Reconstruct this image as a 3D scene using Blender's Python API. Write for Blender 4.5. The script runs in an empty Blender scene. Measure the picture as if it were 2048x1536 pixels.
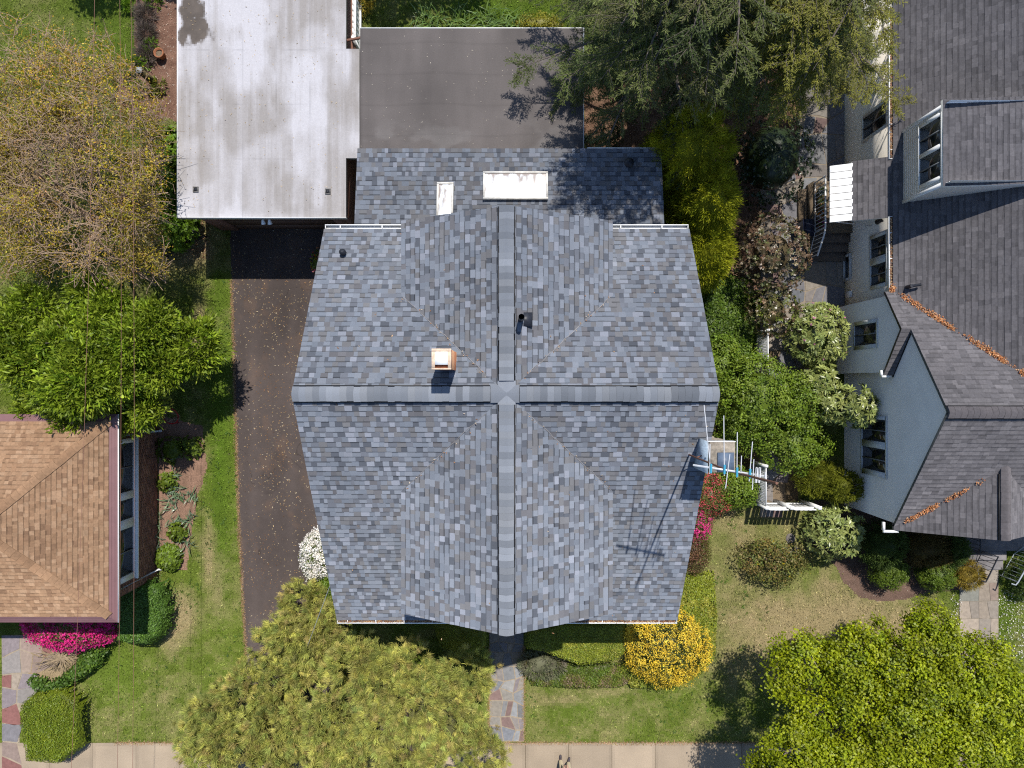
import bpy, math, random
import numpy as np
from mathutils import Vector
random.seed(5)
R = np.random.default_rng(11)
SC = bpy.context.scene
COL = SC.collection
CAM_H, F = 25.0, 1422.0            # camera height over the lawn (m), focal length in photo pixels

def P(px, py, z=0.0):
    """world point at height z that was measured at photo pixel (px, py)"""
    k = (CAM_H - z) / F
    return ((px - 1024) * k, (768 - py) * k, z)
def P2(px, py, z=0.0):
    a = P(px, py, z); return (a[0], a[1])
def poly(pts, z=0.0):
    return np.array([P2(a, b, z) for a, b in pts])

# ------------------------------------------------------------------ numpy noise
def _h(ix, iy, s):
    n = (ix.astype(np.int64) * 374761393 + iy.astype(np.int64) * 668265263 + s * 974711) & 0xffffffff
    n = ((n ^ (n >> 13)) * 1274126177) & 0xffffffff
    n = (n ^ (n >> 16)) & 0xffffffff
    return n / 4294967295.0
def vnoise(x, y, s=0):
    x = np.asarray(x, float); y = np.asarray(y, float)
    ix = np.floor(x); iy = np.floor(y); fx = x - ix; fy = y - iy
    fx = fx * fx * (3 - 2 * fx); fy = fy * fy * (3 - 2 * fy)
    a = _h(ix, iy, s); b = _h(ix + 1, iy, s); c = _h(ix, iy + 1, s); d = _h(ix + 1, iy + 1, s)
    return (a * (1 - fx) + b * fx) * (1 - fy) + (c * (1 - fx) + d * fx) * fy
def fbm(x, y, s=0, o=4):
    t = 0; a = .5; n = 0
    for i in range(o):
        t = t + a * vnoise(np.asarray(x) * 2 ** i + 17.3 * i, np.asarray(y) * 2 ** i - 9.1 * i, s + i); n += a; a *= .5
    return t / n
def sstep(a, b, x):
    t = np.clip((x - a) / (b - a), 0, 1); return t * t * (3 - 2 * t)
def inpoly(x, y, pg):
    r = np.zeros(np.shape(x), bool); n = len(pg); j = n - 1
    for i in range(n):
        xi, yi = pg[i]; xj, yj = pg[j]
        c = ((yi > y) != (yj > y)) & (x < (xj - xi) * (y - yi) / (yj - yi + 1e-12) + xi)
        r ^= c; j = i
    return r
def edist(x, y, pg):
    d = np.full(np.shape(x), 1e9); n = len(pg)
    for i in range(n):
        a = pg[i]; b = pg[(i + 1) % n]; ab = b - a; L = ab @ ab + 1e-12
        t = np.clip(((x - a[0]) * ab[0] + (y - a[1]) * ab[1]) / L, 0, 1)
        d = np.minimum(d, np.hypot(x - a[0] - t * ab[0], y - a[1] - t * ab[1]))
    return d
def nz(a):
    return a / (np.linalg.norm(a, axis=-1, keepdims=True) + 1e-9)

# ------------------------------------------------------------------ mesh collector
class G:
    def __init__(s):
        s.v = []; s.f = []; s.n = 0
    def add(s, v, f, col=None):
        v = np.asarray(v, float).reshape(-1, 3); f = np.asarray(f, np.int64)
        if len(f) == 0: return s
        c = None if col is None else np.broadcast_to(np.asarray(col, float), (len(f), 3))
        s.v.append(v); s.f.append((f + s.n, c)); s.n += len(v); return s
    def box(s, x0, x1, y0, y1, z0, z1, col=None):
        v = [(x, y, z) for z in (z0, z1) for y in (y0, y1) for x in (x0, x1)]
        return s.add(v, [(0, 2, 3, 1), (4, 5, 7, 6), (0, 1, 5, 4), (2, 6, 7, 3), (0, 4, 6, 2), (1, 3, 7, 5)], col)
    def bar(s, a, b, w, h, up=(0, 0, 1), col=None):
        a = np.array(a, float); b = np.array(b, float); d = nz(b - a); u = np.array(up, float)
        x = nz(np.cross(d, u)); u = np.cross(x, d)
        v = [p + x * sx * w / 2 + u * su * h / 2 for p in (a, b) for su in (-1, 1) for sx in (-1, 1)]
        return s.add(v, [(0, 1, 3, 2), (4, 6, 7, 5), (0, 4, 5, 1), (2, 3, 7, 6), (0, 2, 6, 4), (1, 5, 7, 3)], col)
    def tube(s, pts, rad, n=8, cap=True, col=None):
        pts = np.array(pts, float); m = len(pts); rad = np.broadcast_to(rad, (m,))
        t = np.gradient(pts, axis=0) if m > 2 else np.array([pts[1] - pts[0]] * 2)
        t = nz(t); ref = np.array([0, 0, 1.]) if abs(t[0][2]) < .9 else np.array([1., 0, 0])
        x = nz(np.cross(t, ref)); y = np.cross(t, x); a = np.arange(n) * 2 * np.pi / n
        v = pts[:, None] + rad[:, None, None] * (np.cos(a)[None, :, None] * x[:, None] + np.sin(a)[None, :, None] * y[:, None])
        f = [(i * n + k, i * n + (k + 1) % n, (i + 1) * n + (k + 1) % n, (i + 1) * n + k) for i in range(m - 1) for k in range(n)]
        s.add(v, f, col)
        if cap and rad[0] > .004:
            for q in (v[0][::-1], v[-1]): s.add(q, [tuple(range(n))], col)
        return s
    def prism(s, pg, z0, z1, col=None):
        pg = np.asarray(pg, float); n = len(pg)
        v = [(x, y, z0) for x, y in pg] + [(x, y, z1) for x, y in pg]
        area = sum(pg[i][0] * pg[(i + 1) % n][1] - pg[(i + 1) % n][0] * pg[i][1] for i in range(n))
        top = list(range(n, 2 * n)); 
        if area < 0: top = top[::-1]
        s.add(v, [tuple(top)], col)
        s.v[-1] = np.array(v)
        f = [(i, (i + 1) % n, n + (i + 1) % n, n + i) for i in range(n)]
        if area < 0: f = [q[::-1] for q in f]
        return s.add(v, f, col)
    def face3(s, pts, col=None):
        return s.add(pts, [tuple(range(len(pts)))], col)
    def slab(s, pts, t, col=None):
        p = np.array(pts, float); q = p - np.array([0, 0, t]); n = len(p)
        s.add(p, [tuple(range(n))], col); s.add(q, [tuple(range(n))[::-1]], col)
        return s.add(np.vstack([p, q]), [(i, n + i, n + (i + 1) % n, (i + 1) % n) for i in range(n)], col)
    def extrude(s, prof, axis, a, b, col=None):
        """prof: 2D loop (c, z) run along axis 'x' (c = y) or 'y' (c = x) from a to b"""
        n = len(prof); mk = (lambda c, z, t: (t, c, z)) if axis == 'x' else (lambda c, z, t: (c, t, z))
        v = [mk(c, z, t) for t in (a, b) for c, z in prof]
        s.add(v, [(i, (i + 1) % n, n + (i + 1) % n, n + i) for i in range(n)], col)
        s.add(v[:n], [tuple(range(n))[::-1]], col); return s.add(v[n:], [tuple(range(n))], col)
    def grid(s, X, Y, Z, col=None):
        ny, nx = X.shape; v = np.stack([X, Y, Z], -1).reshape(-1, 3)
        i = np.arange(nx - 1)[None] + np.arange(ny - 1)[:, None] * nx
        f = np.stack([i, i + 1, i + nx + 1, i + nx], -1).reshape(-1, 4)
        return s.add(v, f, None if col is None else np.asarray(col).reshape(-1, 3))
    def build(s, name, mat, parent=None, origin=None, smooth=False):
        me = bpy.data.meshes.new(name); o0 = np.array(parent['_o'] if parent is not None and '_o' in parent else (0, 0, 0), float)
        if origin is not None: o0 = np.array(origin, float)
        V = np.vstack(s.v) - o0
        lt = []; lv = []; cols = []
        for f, c in s.f:
            lt.append(np.full(len(f), f.shape[1])); lv.append(f.ravel())
            cols.append(np.full((len(f), 3), .5) if c is None else c)
        lt = np.concatenate(lt); lv = np.concatenate(lv); cc = np.vstack(cols)
        me.vertices.add(len(V)); me.vertices.foreach_set('co', V.astype(np.float32).ravel())
        me.loops.add(len(lv)); me.loops.foreach_set('vertex_index', lv.astype(np.int32))
        me.polygons.add(len(lt)); me.polygons.foreach_set('loop_start', (np.cumsum(lt) - lt).astype(np.int32))
        me.polygons.foreach_set('loop_total', lt.astype(np.int32))
        if smooth: me.polygons.foreach_set('use_smooth', np.ones(len(lt), bool))
        if any(c is not None for _, c in s.f):
            at = me.attributes.new('Col', 'FLOAT_COLOR', 'CORNER')
            q = np.ones((len(lv), 4), np.float32); q[:, :3] = np.repeat(np.clip(cc, 0, 1), lt, axis=0)
            at.data.foreach_set('color', q.ravel())
        me.update(calc_edges=True)
        me.materials.append(mat)
        o = bpy.data.objects.new(name, me); COL.objects.link(o)
        if parent is not None:
            o.parent = parent; o['_o'] = list(o0)
        if parent is None: o.location = o0
        elif origin is not None: o.location = o0 - np.array(parent['_o'])
        return o

def tag(o, label, cat, group=None):
    o['label'] = label; o['category'] = cat
    if group: o['group'] = group
    return o
def T(name, label, cat, loc, group=None):
    o = bpy.data.objects.new(name, None); COL.objects.link(o); o.location = loc; o['_o'] = list(map(float, loc))
    o.empty_display_size = .2
    return tag(o, label, cat, group)
def ST(o, kind='structure', label=None):
    o['kind'] = kind
    if label: o['label'] = label
    return o

# ------------------------------------------------------------------ materials
def mat(name, col=None, rough=.85, amt=.25, scale=8., bump=.0, metal=0., attr=False, spec=.3, bscale=None, stretch=(1, 1, 1), emit=None):
    m = bpy.data.materials.new(name); m.use_nodes = True; nt = m.node_tree; N = nt.nodes; L = nt.links
    b = N['Principled BSDF']; b.inputs['Roughness'].default_value = rough; b.inputs['Metallic'].default_value = metal
    b.inputs['Specular IOR Level'].default_value = spec
    if rough >= .85 and 'Diffuse Roughness' in b.inputs: b.inputs['Diffuse Roughness'].default_value = 1.
    tc = N.new('ShaderNodeTexCoord'); mp = N.new('ShaderNodeMapping'); mp.inputs['Scale'].default_value = stretch
    L.new(tc.outputs['Object'], mp.inputs[0])
    no = N.new('ShaderNodeTexNoise'); no.inputs['Scale'].default_value = scale; no.inputs['Detail'].default_value = 6; no.inputs['Roughness'].default_value = .65
    L.new(mp.outputs[0], no.inputs['Vector'])
    mr = N.new('ShaderNodeMapRange'); mr.inputs[1].default_value = .25; mr.inputs[2].default_value = .75
    mr.inputs[3].default_value = 1 - amt; mr.inputs[4].default_value = 1 + amt; L.new(no.outputs[0], mr.inputs[0])
    mx = N.new('ShaderNodeMix'); mx.data_type = 'RGBA'; mx.blend_type = 'MULTIPLY'; mx.inputs[0].default_value = 1
    if attr:
        a = N.new('ShaderNodeAttribute'); a.attribute_name = 'Col'; L.new(a.outputs['Color'], mx.inputs[6])
    else: mx.inputs[6].default_value = (*col, 1)
    L.new(mr.outputs[0], mx.inputs[7]); L.new(mx.outputs[2], b.inputs['Base Color'])
    if bump:
        n2 = N.new('ShaderNodeTexNoise'); n2.inputs['Scale'].default_value = bscale or scale * 4; n2.inputs['Detail'].default_value = 5
        L.new(mp.outputs[0], n2.inputs['Vector'])
        bp = N.new('ShaderNodeBump'); bp.inputs['Strength'].default_value = bump; bp.inputs['Distance'].default_value = .02
        L.new(n2.outputs[0], bp.inputs['Height']); L.new(bp.outputs[0], b.inputs['Normal'])
    return m
def leafmat(name, trans=.3, rough=.5, spec=.35):
    m = bpy.data.materials.new(name); m.use_nodes = True; nt = m.node_tree; N = nt.nodes; L = nt.links
    b = N['Principled BSDF']; b.inputs['Roughness'].default_value = rough; b.inputs['Specular IOR Level'].default_value = spec
    a = N.new('ShaderNodeAttribute'); a.attribute_name = 'Col'
    tc = N.new('ShaderNodeTexCoord'); no = N.new('ShaderNodeTexNoise'); no.inputs['Scale'].default_value = 2.2; no.inputs['Detail'].default_value = 4
    L.new(tc.outputs['Object'], no.inputs['Vector'])
    mr = N.new('ShaderNodeMapRange'); mr.inputs[1].default_value = .3; mr.inputs[2].default_value = .7; mr.inputs[3].default_value = .78; mr.inputs[4].default_value = 1.22
    L.new(no.outputs[0], mr.inputs[0])
    mx = N.new('ShaderNodeMix'); mx.data_type = 'RGBA'; mx.blend_type = 'MULTIPLY'; mx.inputs[0].default_value = 1
    L.new(a.outputs['Color'], mx.inputs[6]); L.new(mr.outputs[0], mx.inputs[7]); L.new(mx.outputs[2], b.inputs['Base Color'])
    if trans:
        t = N.new('ShaderNodeBsdfTranslucent'); L.new(mx.outputs[2], t.inputs[0])
        s = N.new('ShaderNodeMixShader'); s.inputs[0].default_value = trans
        L.new(b.outputs[0], s.inputs[1]); L.new(t.outputs[0], s.inputs[2]); L.new(s.outputs[0], N['Material Output'].inputs[0])
    return m
M_leaf = leafmat('leaf'); M_needle = leafmat('needle', .3, .6, .2); M_gloss = leafmat('glossy_leaf', .2, .35, .5); M_petal = leafmat('petal', .3, .6, .2)
M_shin = mat('asphalt_shingle', attr=True, rough=.9, amt=.16, scale=60, bump=.25, bscale=150, spec=.2)
M_shin2 = mat('weathered_shingle', attr=True, rough=.9, amt=.22, scale=14, bump=.25, bscale=120, spec=.2)
M_attr = mat('painted_colours', attr=True, rough=.8, amt=.12, scale=25, bump=.1)
M_ground = mat('lawn_soil', attr=True, rough=.95, amt=.45, scale=26, bump=.8, bscale=45, spec=.1)
M_grass = leafmat('grass_blade', .25, .6, .2)
M_white = mat('white_paint', (.78, .78, .77), rough=.5, amt=.07, scale=5)
M_trim = mat('white_trim', (.62, .63, .64), rough=.5, amt=.1, scale=4)
M_dirtywhite = mat('weathered_white', (.58, .56, .52), rough=.6, amt=.35, scale=7)
M_dark = mat('black_plastic', (.018, .018, .02), rough=.5, amt=.2)
M_iron = mat('dark_iron', (.02, .022, .03), rough=.45, amt=.3, scale=20)
M_alu = mat('aluminium', (.62, .62, .63), rough=.35, metal=.3, amt=.1)
M_rust = mat('rusty_pipe', (.16, .075, .05), rough=.7, amt=.35, scale=30)
M_glass = mat('window_glass', (.012, .014, .016), rough=.08, amt=.4, scale=2.5, spec=.6)
M_stucco = mat('cream_stucco', (.84, .79, .71), rough=.95, amt=.08, scale=1.3)
M_stone = mat('grey_stone', (.30, .27, .23), rough=.95, amt=.35, scale=9, bump=.6, bscale=14)
M_conc = mat('concrete', attr=True, rough=.95, amt=.16, scale=30, bump=.25, bscale=80, spec=.2)
M_asph = mat('driveway_asphalt', attr=True, rough=.95, amt=.28, scale=70, bump=.5, bscale=110, spec=.2)
M_flag = mat('flagstone', attr=True, rough=.85, amt=.22, scale=9, bump=.3, bscale=25, spec=.25)
M_mulch = mat('mulch', attr=True, rough=1, amt=.6, scale=34, bump=1., bscale=40, spec=.1)
M_bark = mat('grey_bark', (.17, .14, .12), rough=.95, amt=.4, scale=20, bump=.6, stretch=(1, 1, .3))
M_twig = mat('pale_twig', (.36, .255, .175), rough=.9, amt=.35, scale=12)
M_dbark = mat('dark_bark', (.07, .055, .05), rough=.95, amt=.4, scale=18, bump=.5)
M_metalroof = mat('mauve_metal', (.168, .086, .087), rough=.45, amt=.12, scale=4, spec=.4)

# ------------------------------------------------------------------ roofs: real courses of tabs
def clip(pg, poly):
    out = list(pg)
    for i in range(len(poly)):
        a = poly[i]; b = poly[(i + 1) % len(poly)]; inp = out; out = []
        if not inp: break
        sd = lambda p: (b[0] - a[0]) * (p[1] - a[1]) - (b[1] - a[1]) * (p[0] - a[0])
        for j in range(len(inp)):
            p = inp[j]; q = inp[(j + 1) % len(inp)]; sp = sd(p); sq = sd(q)
            if sp >= 0: out.append(p)
            if (sp >= 0) != (sq >= 0):
                t = sp / (sp - sq); out.append((p[0] + t * (q[0] - p[0]), p[1] + t * (q[1] - p[1])))
    return out
def shingles(g, pts, pal, wts, expo=.143, w=(.09, .33), thick=(.004, .011), band=.0, jit=.08, cap=None, mix=0., stain=.2, bandp=1., bandk=.72, alt=None):
    flip = False
    p = np.array(pts, float); u = nz(p[1] - p[0]); n = nz(np.cross(p[1] - p[0], p[2] - p[1])); v = np.cross(n, u)
    pg = [((q - p[0]) @ u, (q - p[0]) @ v) for q in p]
    us = [a for a, _ in pg]; vs = [b for _, b in pg]; k = 0; v0 = min(vs)
    pal = np.array(pal); wts = np.array(wts) / sum(wts)
    while v0 < max(vs) - 1e-4:
        v1 = min(v0 + expo, max(vs)); a = min(us) - random.uniform(0, w[1])
        while a < max(us):
            b = a + random.uniform(*w)
            q = clip([(a, v0), (b, v0), (b, v1), (a, v1)], pg)
            if len(q) >= 3:
                t = random.uniform(*thick); c = pal[R.choice(len(pal), p=wts)]
                if alt:
                    if random.random() < .78: flip = not flip
                    t = thick[1] if flip else thick[0]; o_ = alt[0] if flip else alt[1]; c = pal[o_[R.integers(len(o_))]] * .86 + pal.mean(0) * .14
                if mix: c = c * (1 - mix) + pal[R.choice(len(pal), p=wts)] * mix
                c = c * (1 + jit * R.standard_normal())
                if stain:
                    pm = p[0] + u * (a + b) / 2 + v * v0; c = c * (1 + stain * (fbm(pm[0] * .9 + pm[1] * .13, pm[1] * .9, 141, 4) - .5) * 2)
                top = [p[0] + u * x + v * y + n * (t * (1 - (y - v0) / expo) + .0015) for x, y in q]
                lo = [p[0] + u * x + v * y - n * .002 for x, y in q]; m = len(q)
                g.add(top, [tuple(range(m))], c)
                g.add(top + lo, [(m + i, m + (i + 1) % m, (i + 1) % m, i) for i in range(m)], c * .95)
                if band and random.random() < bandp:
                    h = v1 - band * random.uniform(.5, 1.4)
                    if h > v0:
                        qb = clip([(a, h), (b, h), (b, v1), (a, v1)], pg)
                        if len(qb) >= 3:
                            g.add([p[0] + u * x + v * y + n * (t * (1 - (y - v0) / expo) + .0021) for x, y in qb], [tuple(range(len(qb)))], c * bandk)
            a = b
        v0 = v1
    return g
def ridgecap(g, a, b, slope_l, slope_r, w=.17, lift=.055, seg=.17, pal=((.2, .22, .25),), jit=.1):
    """bent cap shingles along a ridge from a to b; returns nothing, adds to g"""
    a = np.array(a, float); b = np.array(b, float); L = np.linalg.norm(b - a); d = (b - a) / L
    s = nz(np.cross(d, (0, 0, 1.))); n = max(1, int(L / seg)); pal = np.array(pal)
    zz = lambda t: lift - (math.sqrt(t * t + .003) - .055) * (slope_l if t < 0 else slope_r)
    prof = [-w, -w * .6, -w * .25, 0, w * .25, w * .6, w]
    c = pal[0]
    for i in range(n):
        jx = s * R.normal(0, .004)
        c = c * .35 + .65 * pal[R.integers(len(pal))] * (1 + jit * R.standard_normal())
        p0 = a + d * L * i / n; p1 = a + d * L * (i + 1) / n
        rows = [[p + jx + s * t + np.array([0, 0, zz(t) + e]) for t in prof] for p, e in ((p0, .006), (p1, 0.))]
        m = len(prof); V = rows[0] + rows[1]
        g.add(V, [(j, j + 1, m + j + 1, m + j) for j in range(m - 1)], c)
        for j in (0, m - 1):
            g.add([rows[0][j], rows[1][j], rows[1][j] - np.array([0, 0, .05]), rows[0][j] - np.array([0, 0, .05])], [(0, 1, 2, 3)], c * .8)
    for r in ([a + s * t + np.array([0, 0, zz(t) + .006]) for t in prof], [b + s * t + np.array([0, 0, zz(t)]) for t in prof]):
        low = [q - np.array([0, 0, .06]) for q in r]; m = len(prof)
        g.add(r + low, [(j, j + 1, m + j + 1, m + j) for j in range(m - 1)], c)

# ------------------------------------------------------------------ foliage
def leaves(g, pos, d, nor, L, W, col, fold=.2):
    d = nz(d); s = nz(np.cross(d, nor)); n2 = np.cross(s, d); L = np.asarray(L)[:, None]; W = np.asarray(W)[:, None]
    mid = pos + d * L * .5 + n2 * fold * W
    V = np.stack([pos, mid + s * W * .5, pos + d * L, mid - s * W * .5], 1).reshape(-1, 3)
    f = np.arange(len(pos) * 4).reshape(-1, 4); g.add(V, f, col)
def palette(pal, k, m, cv, lv, rng):
    pal = np.array(pal); c = pal[rng.integers(len(pal), size=k)]
    c = .6 * c + .4 * pal[rng.integers(len(pal), size=k)]
    c = c * np.exp(cv * rng.standard_normal((k, 1))); c = np.repeat(c, m, 0)
    return c * np.exp(lv * rng.standard_normal((k * m, 1)))
def clumps(g, C, A, m, style, L, W, cr, pal, cv=.14, lv=.12, el=(.1, .7), spread=.6, rng=R):
    k = len(C); n = k * m; A = nz(np.asarray(A, float)); c = np.repeat(C, m, 0); a = np.repeat(A, m, 0)
    ref = np.where(np.abs(a[:, 2:3]) < .9, np.array([[0, 0, 1.]]), np.array([[1., 0, 0]]))
    x = nz(np.cross(a, ref)); y = np.cross(a, x); ph = rng.uniform(0, 2 * np.pi, (n, 1)); tan = x * np.cos(ph) + y * np.sin(ph)
    col = palette(pal, k, m, cv, lv, rng); l = L * rng.uniform(.65, 1.2, n); w = W * rng.uniform(.7, 1.15, n)
    if style == 'rosette':
        e = rng.uniform(*el, (n, 1)); d = tan * np.cos(e) + a * np.sin(e); leaves(g, c + d * .01, d, a + .2 * rng.standard_normal((n, 3)), l, w, col)
    elif style == 'tuft':
        d = nz(a + spread * rng.standard_normal((n, 3))); leaves(g, c + rng.standard_normal((n, 3)) * cr, d, nz(a * .2 + rng.standard_normal((n, 3))), l, w, col, .05)
    else:
        pos = c + rng.standard_normal((n, 3)) * cr; d = nz(tan + .35 * rng.standard_normal((n, 3)))
        leaves(g, pos, d, nz(a + .55 * rng.standard_normal((n, 3))), l, w, col)
def shell(c, r, k, zmin=-.25, rng=R, lump=.12, fill=.0):
    d = nz(rng.standard_normal((int(k * 2.2) + 20, 3))); d = d[d[:, 2] > zmin][:k]; c = np.array(c, float); r = np.array(r, float)
    s = 1 - lump + 2 * lump * fbm(d[:, 0] * 2.3 + 5 + c[0], d[:, 1] * 2.3 + d[:, 2] * 1.7 + 9, 3, 3)
    s = s * np.exp(.05 * rng.standard_normal(len(d)))
    if fill: s = s * (1 - fill * rng.random(len(d)) ** 2)
    return c + d * r * s[:, None], nz(d / r)
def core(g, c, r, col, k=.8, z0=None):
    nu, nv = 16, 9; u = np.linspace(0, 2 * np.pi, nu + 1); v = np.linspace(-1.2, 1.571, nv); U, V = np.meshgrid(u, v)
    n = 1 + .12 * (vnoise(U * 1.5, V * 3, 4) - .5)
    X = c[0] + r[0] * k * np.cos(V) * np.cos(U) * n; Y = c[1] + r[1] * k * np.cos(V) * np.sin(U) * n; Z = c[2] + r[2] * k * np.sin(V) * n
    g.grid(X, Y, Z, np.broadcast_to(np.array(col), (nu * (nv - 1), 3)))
def bush(name, label, cat, c, r, pal, style='fluff', k=160, m=22, L=.07, W=.05, cr=.06, group=None, mt=None, lump=.14, blossom=None, zmin=-.3, stem=True, use_core=.78, el=(.1, .7), spread=.6, blobs=None, cv=.14, fill=.1):
    c = np.array(c, float); t = T(name, label, cat, (c[0], c[1], 0), group); g = G()
    bl = blobs or [(c, r)]; tot = sum(q[0] * q[1] for _, q in bl)
    for bc, br in bl:
        C, A = shell(bc, br, max(6, int(k * br[0] * br[1] / tot)), zmin, lump=lump, fill=fill)
        C[:, 2] = np.maximum(C[:, 2], .05)
        clumps(g, C, A + np.array([0, 0, .35]), m, style, L, W, cr, pal, el=el, spread=spread, cv=cv)
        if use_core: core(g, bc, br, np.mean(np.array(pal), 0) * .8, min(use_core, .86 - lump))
    g.build('foliage', mt or M_leaf, t)
    if blossom:
        bp, bk, bm, bs, zone = blossom; g2 = G(); bst = 'fluff' if bk > 100 else 'rosette'
        for bc, br in bl:
            C, A = shell(bc, np.array(br) * 1.04, max(4, int(bk * br[0] * br[1] / tot)), -.1, lump=lump)
            if zone is not None: 
                ok = zone(C); C, A = C[ok], A[ok]
            if len(C): clumps(g2, C, A + np.array([0, 0, .6]), bm, bst, bs, bs * .8, .05, bp, el=(.2, 1.2), cv=.14, lv=.12)
        if g2.n: g2.build('blossoms', M_petal, t)
    if stem:
        s = G(); zb = c[2]
        for i in range(5):
            a = i * 1.256 + .3; s.tube([(c[0] + .04 * math.cos(a), c[1] + .04 * math.sin(a), 0), (c[0] + r[0] * .45 * math.cos(a), c[1] + r[1] * .45 * math.sin(a), zb + r[2] * .4)], [.025, .012], 5)
        s.build('stem', M_dbark, t)
    return t
def hedge(name, label, cat, pg, h, pal, L=.055, W=.04, dens=900, rnd=.25, mt=None, group=None, lumps=.06, kind=None, tilt=.5, low=0.):
    pg = np.asarray(pg, float); x0, y0 = pg.min(0); x1, y1 = pg.max(0); area = (x1 - x0) * (y1 - y0)
    n = int(area * dens); x = R.uniform(x0, x1, n); y = R.uniform(y0, y1, n); ok = inpoly(x, y, pg); x, y = x[ok], y[ok]
    H = lambda x, y, d: low + (h - low) * np.sqrt(np.clip(1 - (np.clip(rnd - d, 0, rnd) / rnd) ** 2, 0, 1)) * (1 + lumps * 4 * (fbm(x * 1.7, y * 1.7, 8, 3) - .5))
    d = edist(x, y, pg); z = H(x, y, d) + R.normal(0, .015, len(x)) + .01
    e = .03; gx = (H(x + e, y, edist(x + e, y, pg)) - H(x - e, y, edist(x - e, y, pg))) / (2 * e); gy = (H(x, y + e, edist(x, y + e, pg)) - H(x, y - e, edist(x, y - e, pg))) / (2 * e)
    N = nz(np.stack([-np.clip(gx, -3, 3), -np.clip(gy, -3, 3), np.ones_like(gx)], 1)); pos = np.stack([x, y, z], 1)
    g = G(); k = len(x); tn = nz(np.cross(N, nz(R.standard_normal((k, 3)))))
    pa = np.array(pal); w = fbm(x * 2.5, y * 2.5, 21, 3); idx = np.clip((w * 1.7 - .35) * len(pa) + R.normal(0, .6, k), 0, len(pa) - 1).astype(int)
    col = pa[idx] * np.exp(.16 * R.standard_normal((k, 1)))
    leaves(g, pos, tn + N * R.uniform(0, .8, (k, 1)), nz(N + tilt * R.standard_normal((k, 3))), L * R.uniform(.6, 1.2, k), W * R.uniform(.7, 1.2, k), col)
    st = max(.1, min(.2, math.sqrt(area) / 25)); gx_ = np.arange(x0 - st, x1 + 2 * st, st); gy_ = np.arange(y0 - st, y1 + 2 * st, st); X, Y = np.meshgrid(gx_, gy_)
    ins = inpoly(X, Y, pg); D = np.where(ins, edist(X, Y, pg), 0); Z = np.where(ins, H(X, Y, D) - .05, .008); Z = np.maximum(Z, .008)
    ny, nx = X.shape; i = np.arange(nx - 1)[None] + np.arange(ny - 1)[:, None] * nx; f = np.stack([i, i + 1, i + nx + 1, i + nx], -1).reshape(-1, 4)
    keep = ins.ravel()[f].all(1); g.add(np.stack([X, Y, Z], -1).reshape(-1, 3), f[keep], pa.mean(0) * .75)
    o = g.build(name, mt or M_leaf, origin=(pg[:, 0].mean(), pg[:, 1].mean(), 0))
    if kind: o['kind'] = kind; o['label'] = label
    else: tag(o, label, cat, group)
    return o
def sheet(name, pg, z, matr, colf, step=.05, wob=.08, kind='structure', label=None):
    """ragged-edged ground sheet; colf(x, y) -> albedo"""
    pg = np.asarray(pg, float); x0, y0 = pg.min(0) - .3; x1, y1 = pg.max(0) + .3
    X, Y = np.meshgrid(np.arange(x0, x1 + step, step), np.arange(y0, y1 + step, step))
    ny, nx = X.shape; i = np.arange(nx - 1)[None] + np.arange(ny - 1)[:, None] * nx; f = np.stack([i, i + 1, i + nx + 1, i + nx], -1).reshape(-1, 4)
    cx = X.ravel()[f].mean(1); cy = Y.ravel()[f].mean(1)
    wx = cx + wob * 2 * (fbm(cx * 2, cy * 2, 31, 3) - .5); wy = cy + wob * 2 * (fbm(cx * 2, cy * 2, 37, 3) - .5)
    keep = inpoly(wx, wy, pg); g = G(); Z = np.full(X.size, z)
    g.add(np.stack([X.ravel(), Y.ravel(), Z], 1), f[keep], colf(cx[keep], cy[keep]))
    return ST(g.build(name, matr), kind, label)
def flakes(name, pos, L, W, pal, label, up=1., mt=None):
    k = len(pos); g = G(); N = nz(np.array([0, 0, 1.]) * up + .35 * R.standard_normal((k, 3))); tn = nz(np.cross(N, R.standard_normal((k, 3))))
    pal = np.array(pal); leaves(g, pos, tn, N, L * R.uniform(.5, 1.4, k), W * R.uniform(.6, 1.3, k), pal[R.integers(len(pal), size=k)] * np.exp(.2 * R.standard_normal((k, 1))))
    return ST(g.build(name, mt or M_petal), 'stuff', label)
# ================================================================== camera, sun, sky
cam = bpy.data.cameras.new('camera'); co = bpy.data.objects.new('camera', cam); COL.objects.link(co)
co.location = (0, 0, CAM_H); co.rotation_euler = (0, 0, 0); cam.sensor_width = 36; cam.lens = 36 * F / 2048; cam.clip_end = 600; cam.clip_start = .1
SC.camera = co
SUN = Vector((.121, .507, 1.0)).normalized()
sl = bpy.data.lights.new('sun', 'SUN'); sl.energy = 4.6; sl.angle = math.radians(.5); sl.color = (1, .95, .87)
so = bpy.data.objects.new('sun', sl); COL.objects.link(so); so.rotation_euler = (-SUN).to_track_quat('-Z', 'Y').to_euler(); so.location = (3, 12, 30)
W = bpy.data.worlds.new('World'); SC.world = W; W.use_nodes = True; wn = W.node_tree
sky = wn.nodes.new('ShaderNodeTexSky'); sky.sky_type = 'NISHITA'; sky.sun_disc = False
sky.sun_elevation = math.asin(SUN.z); sky.sun_rotation = math.atan2(SUN.x, SUN.y)
sky.air_density = 1.0; sky.dust_density = .3; sky.ozone_density = 2.5
bg = wn.nodes['Background']; bg.inputs[1].default_value = .125; wn.links.new(sky.outputs[0], bg.inputs[0])
SC.view_settings.view_transform = 'Standard'; SC.view_settings.look = 'None'; SC.view_settings.gamma = 1; SC.view_settings.exposure = .35
SC.cycles.use_denoising = False; SC.cycles.filter_width = 1.15; SC.cycles.max_bounces = 6; SC.cycles.diffuse_bounces = 3; SC.cycles.transmission_bounces = 4; SC.cycles.transparent_max_bounces = 4

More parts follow.
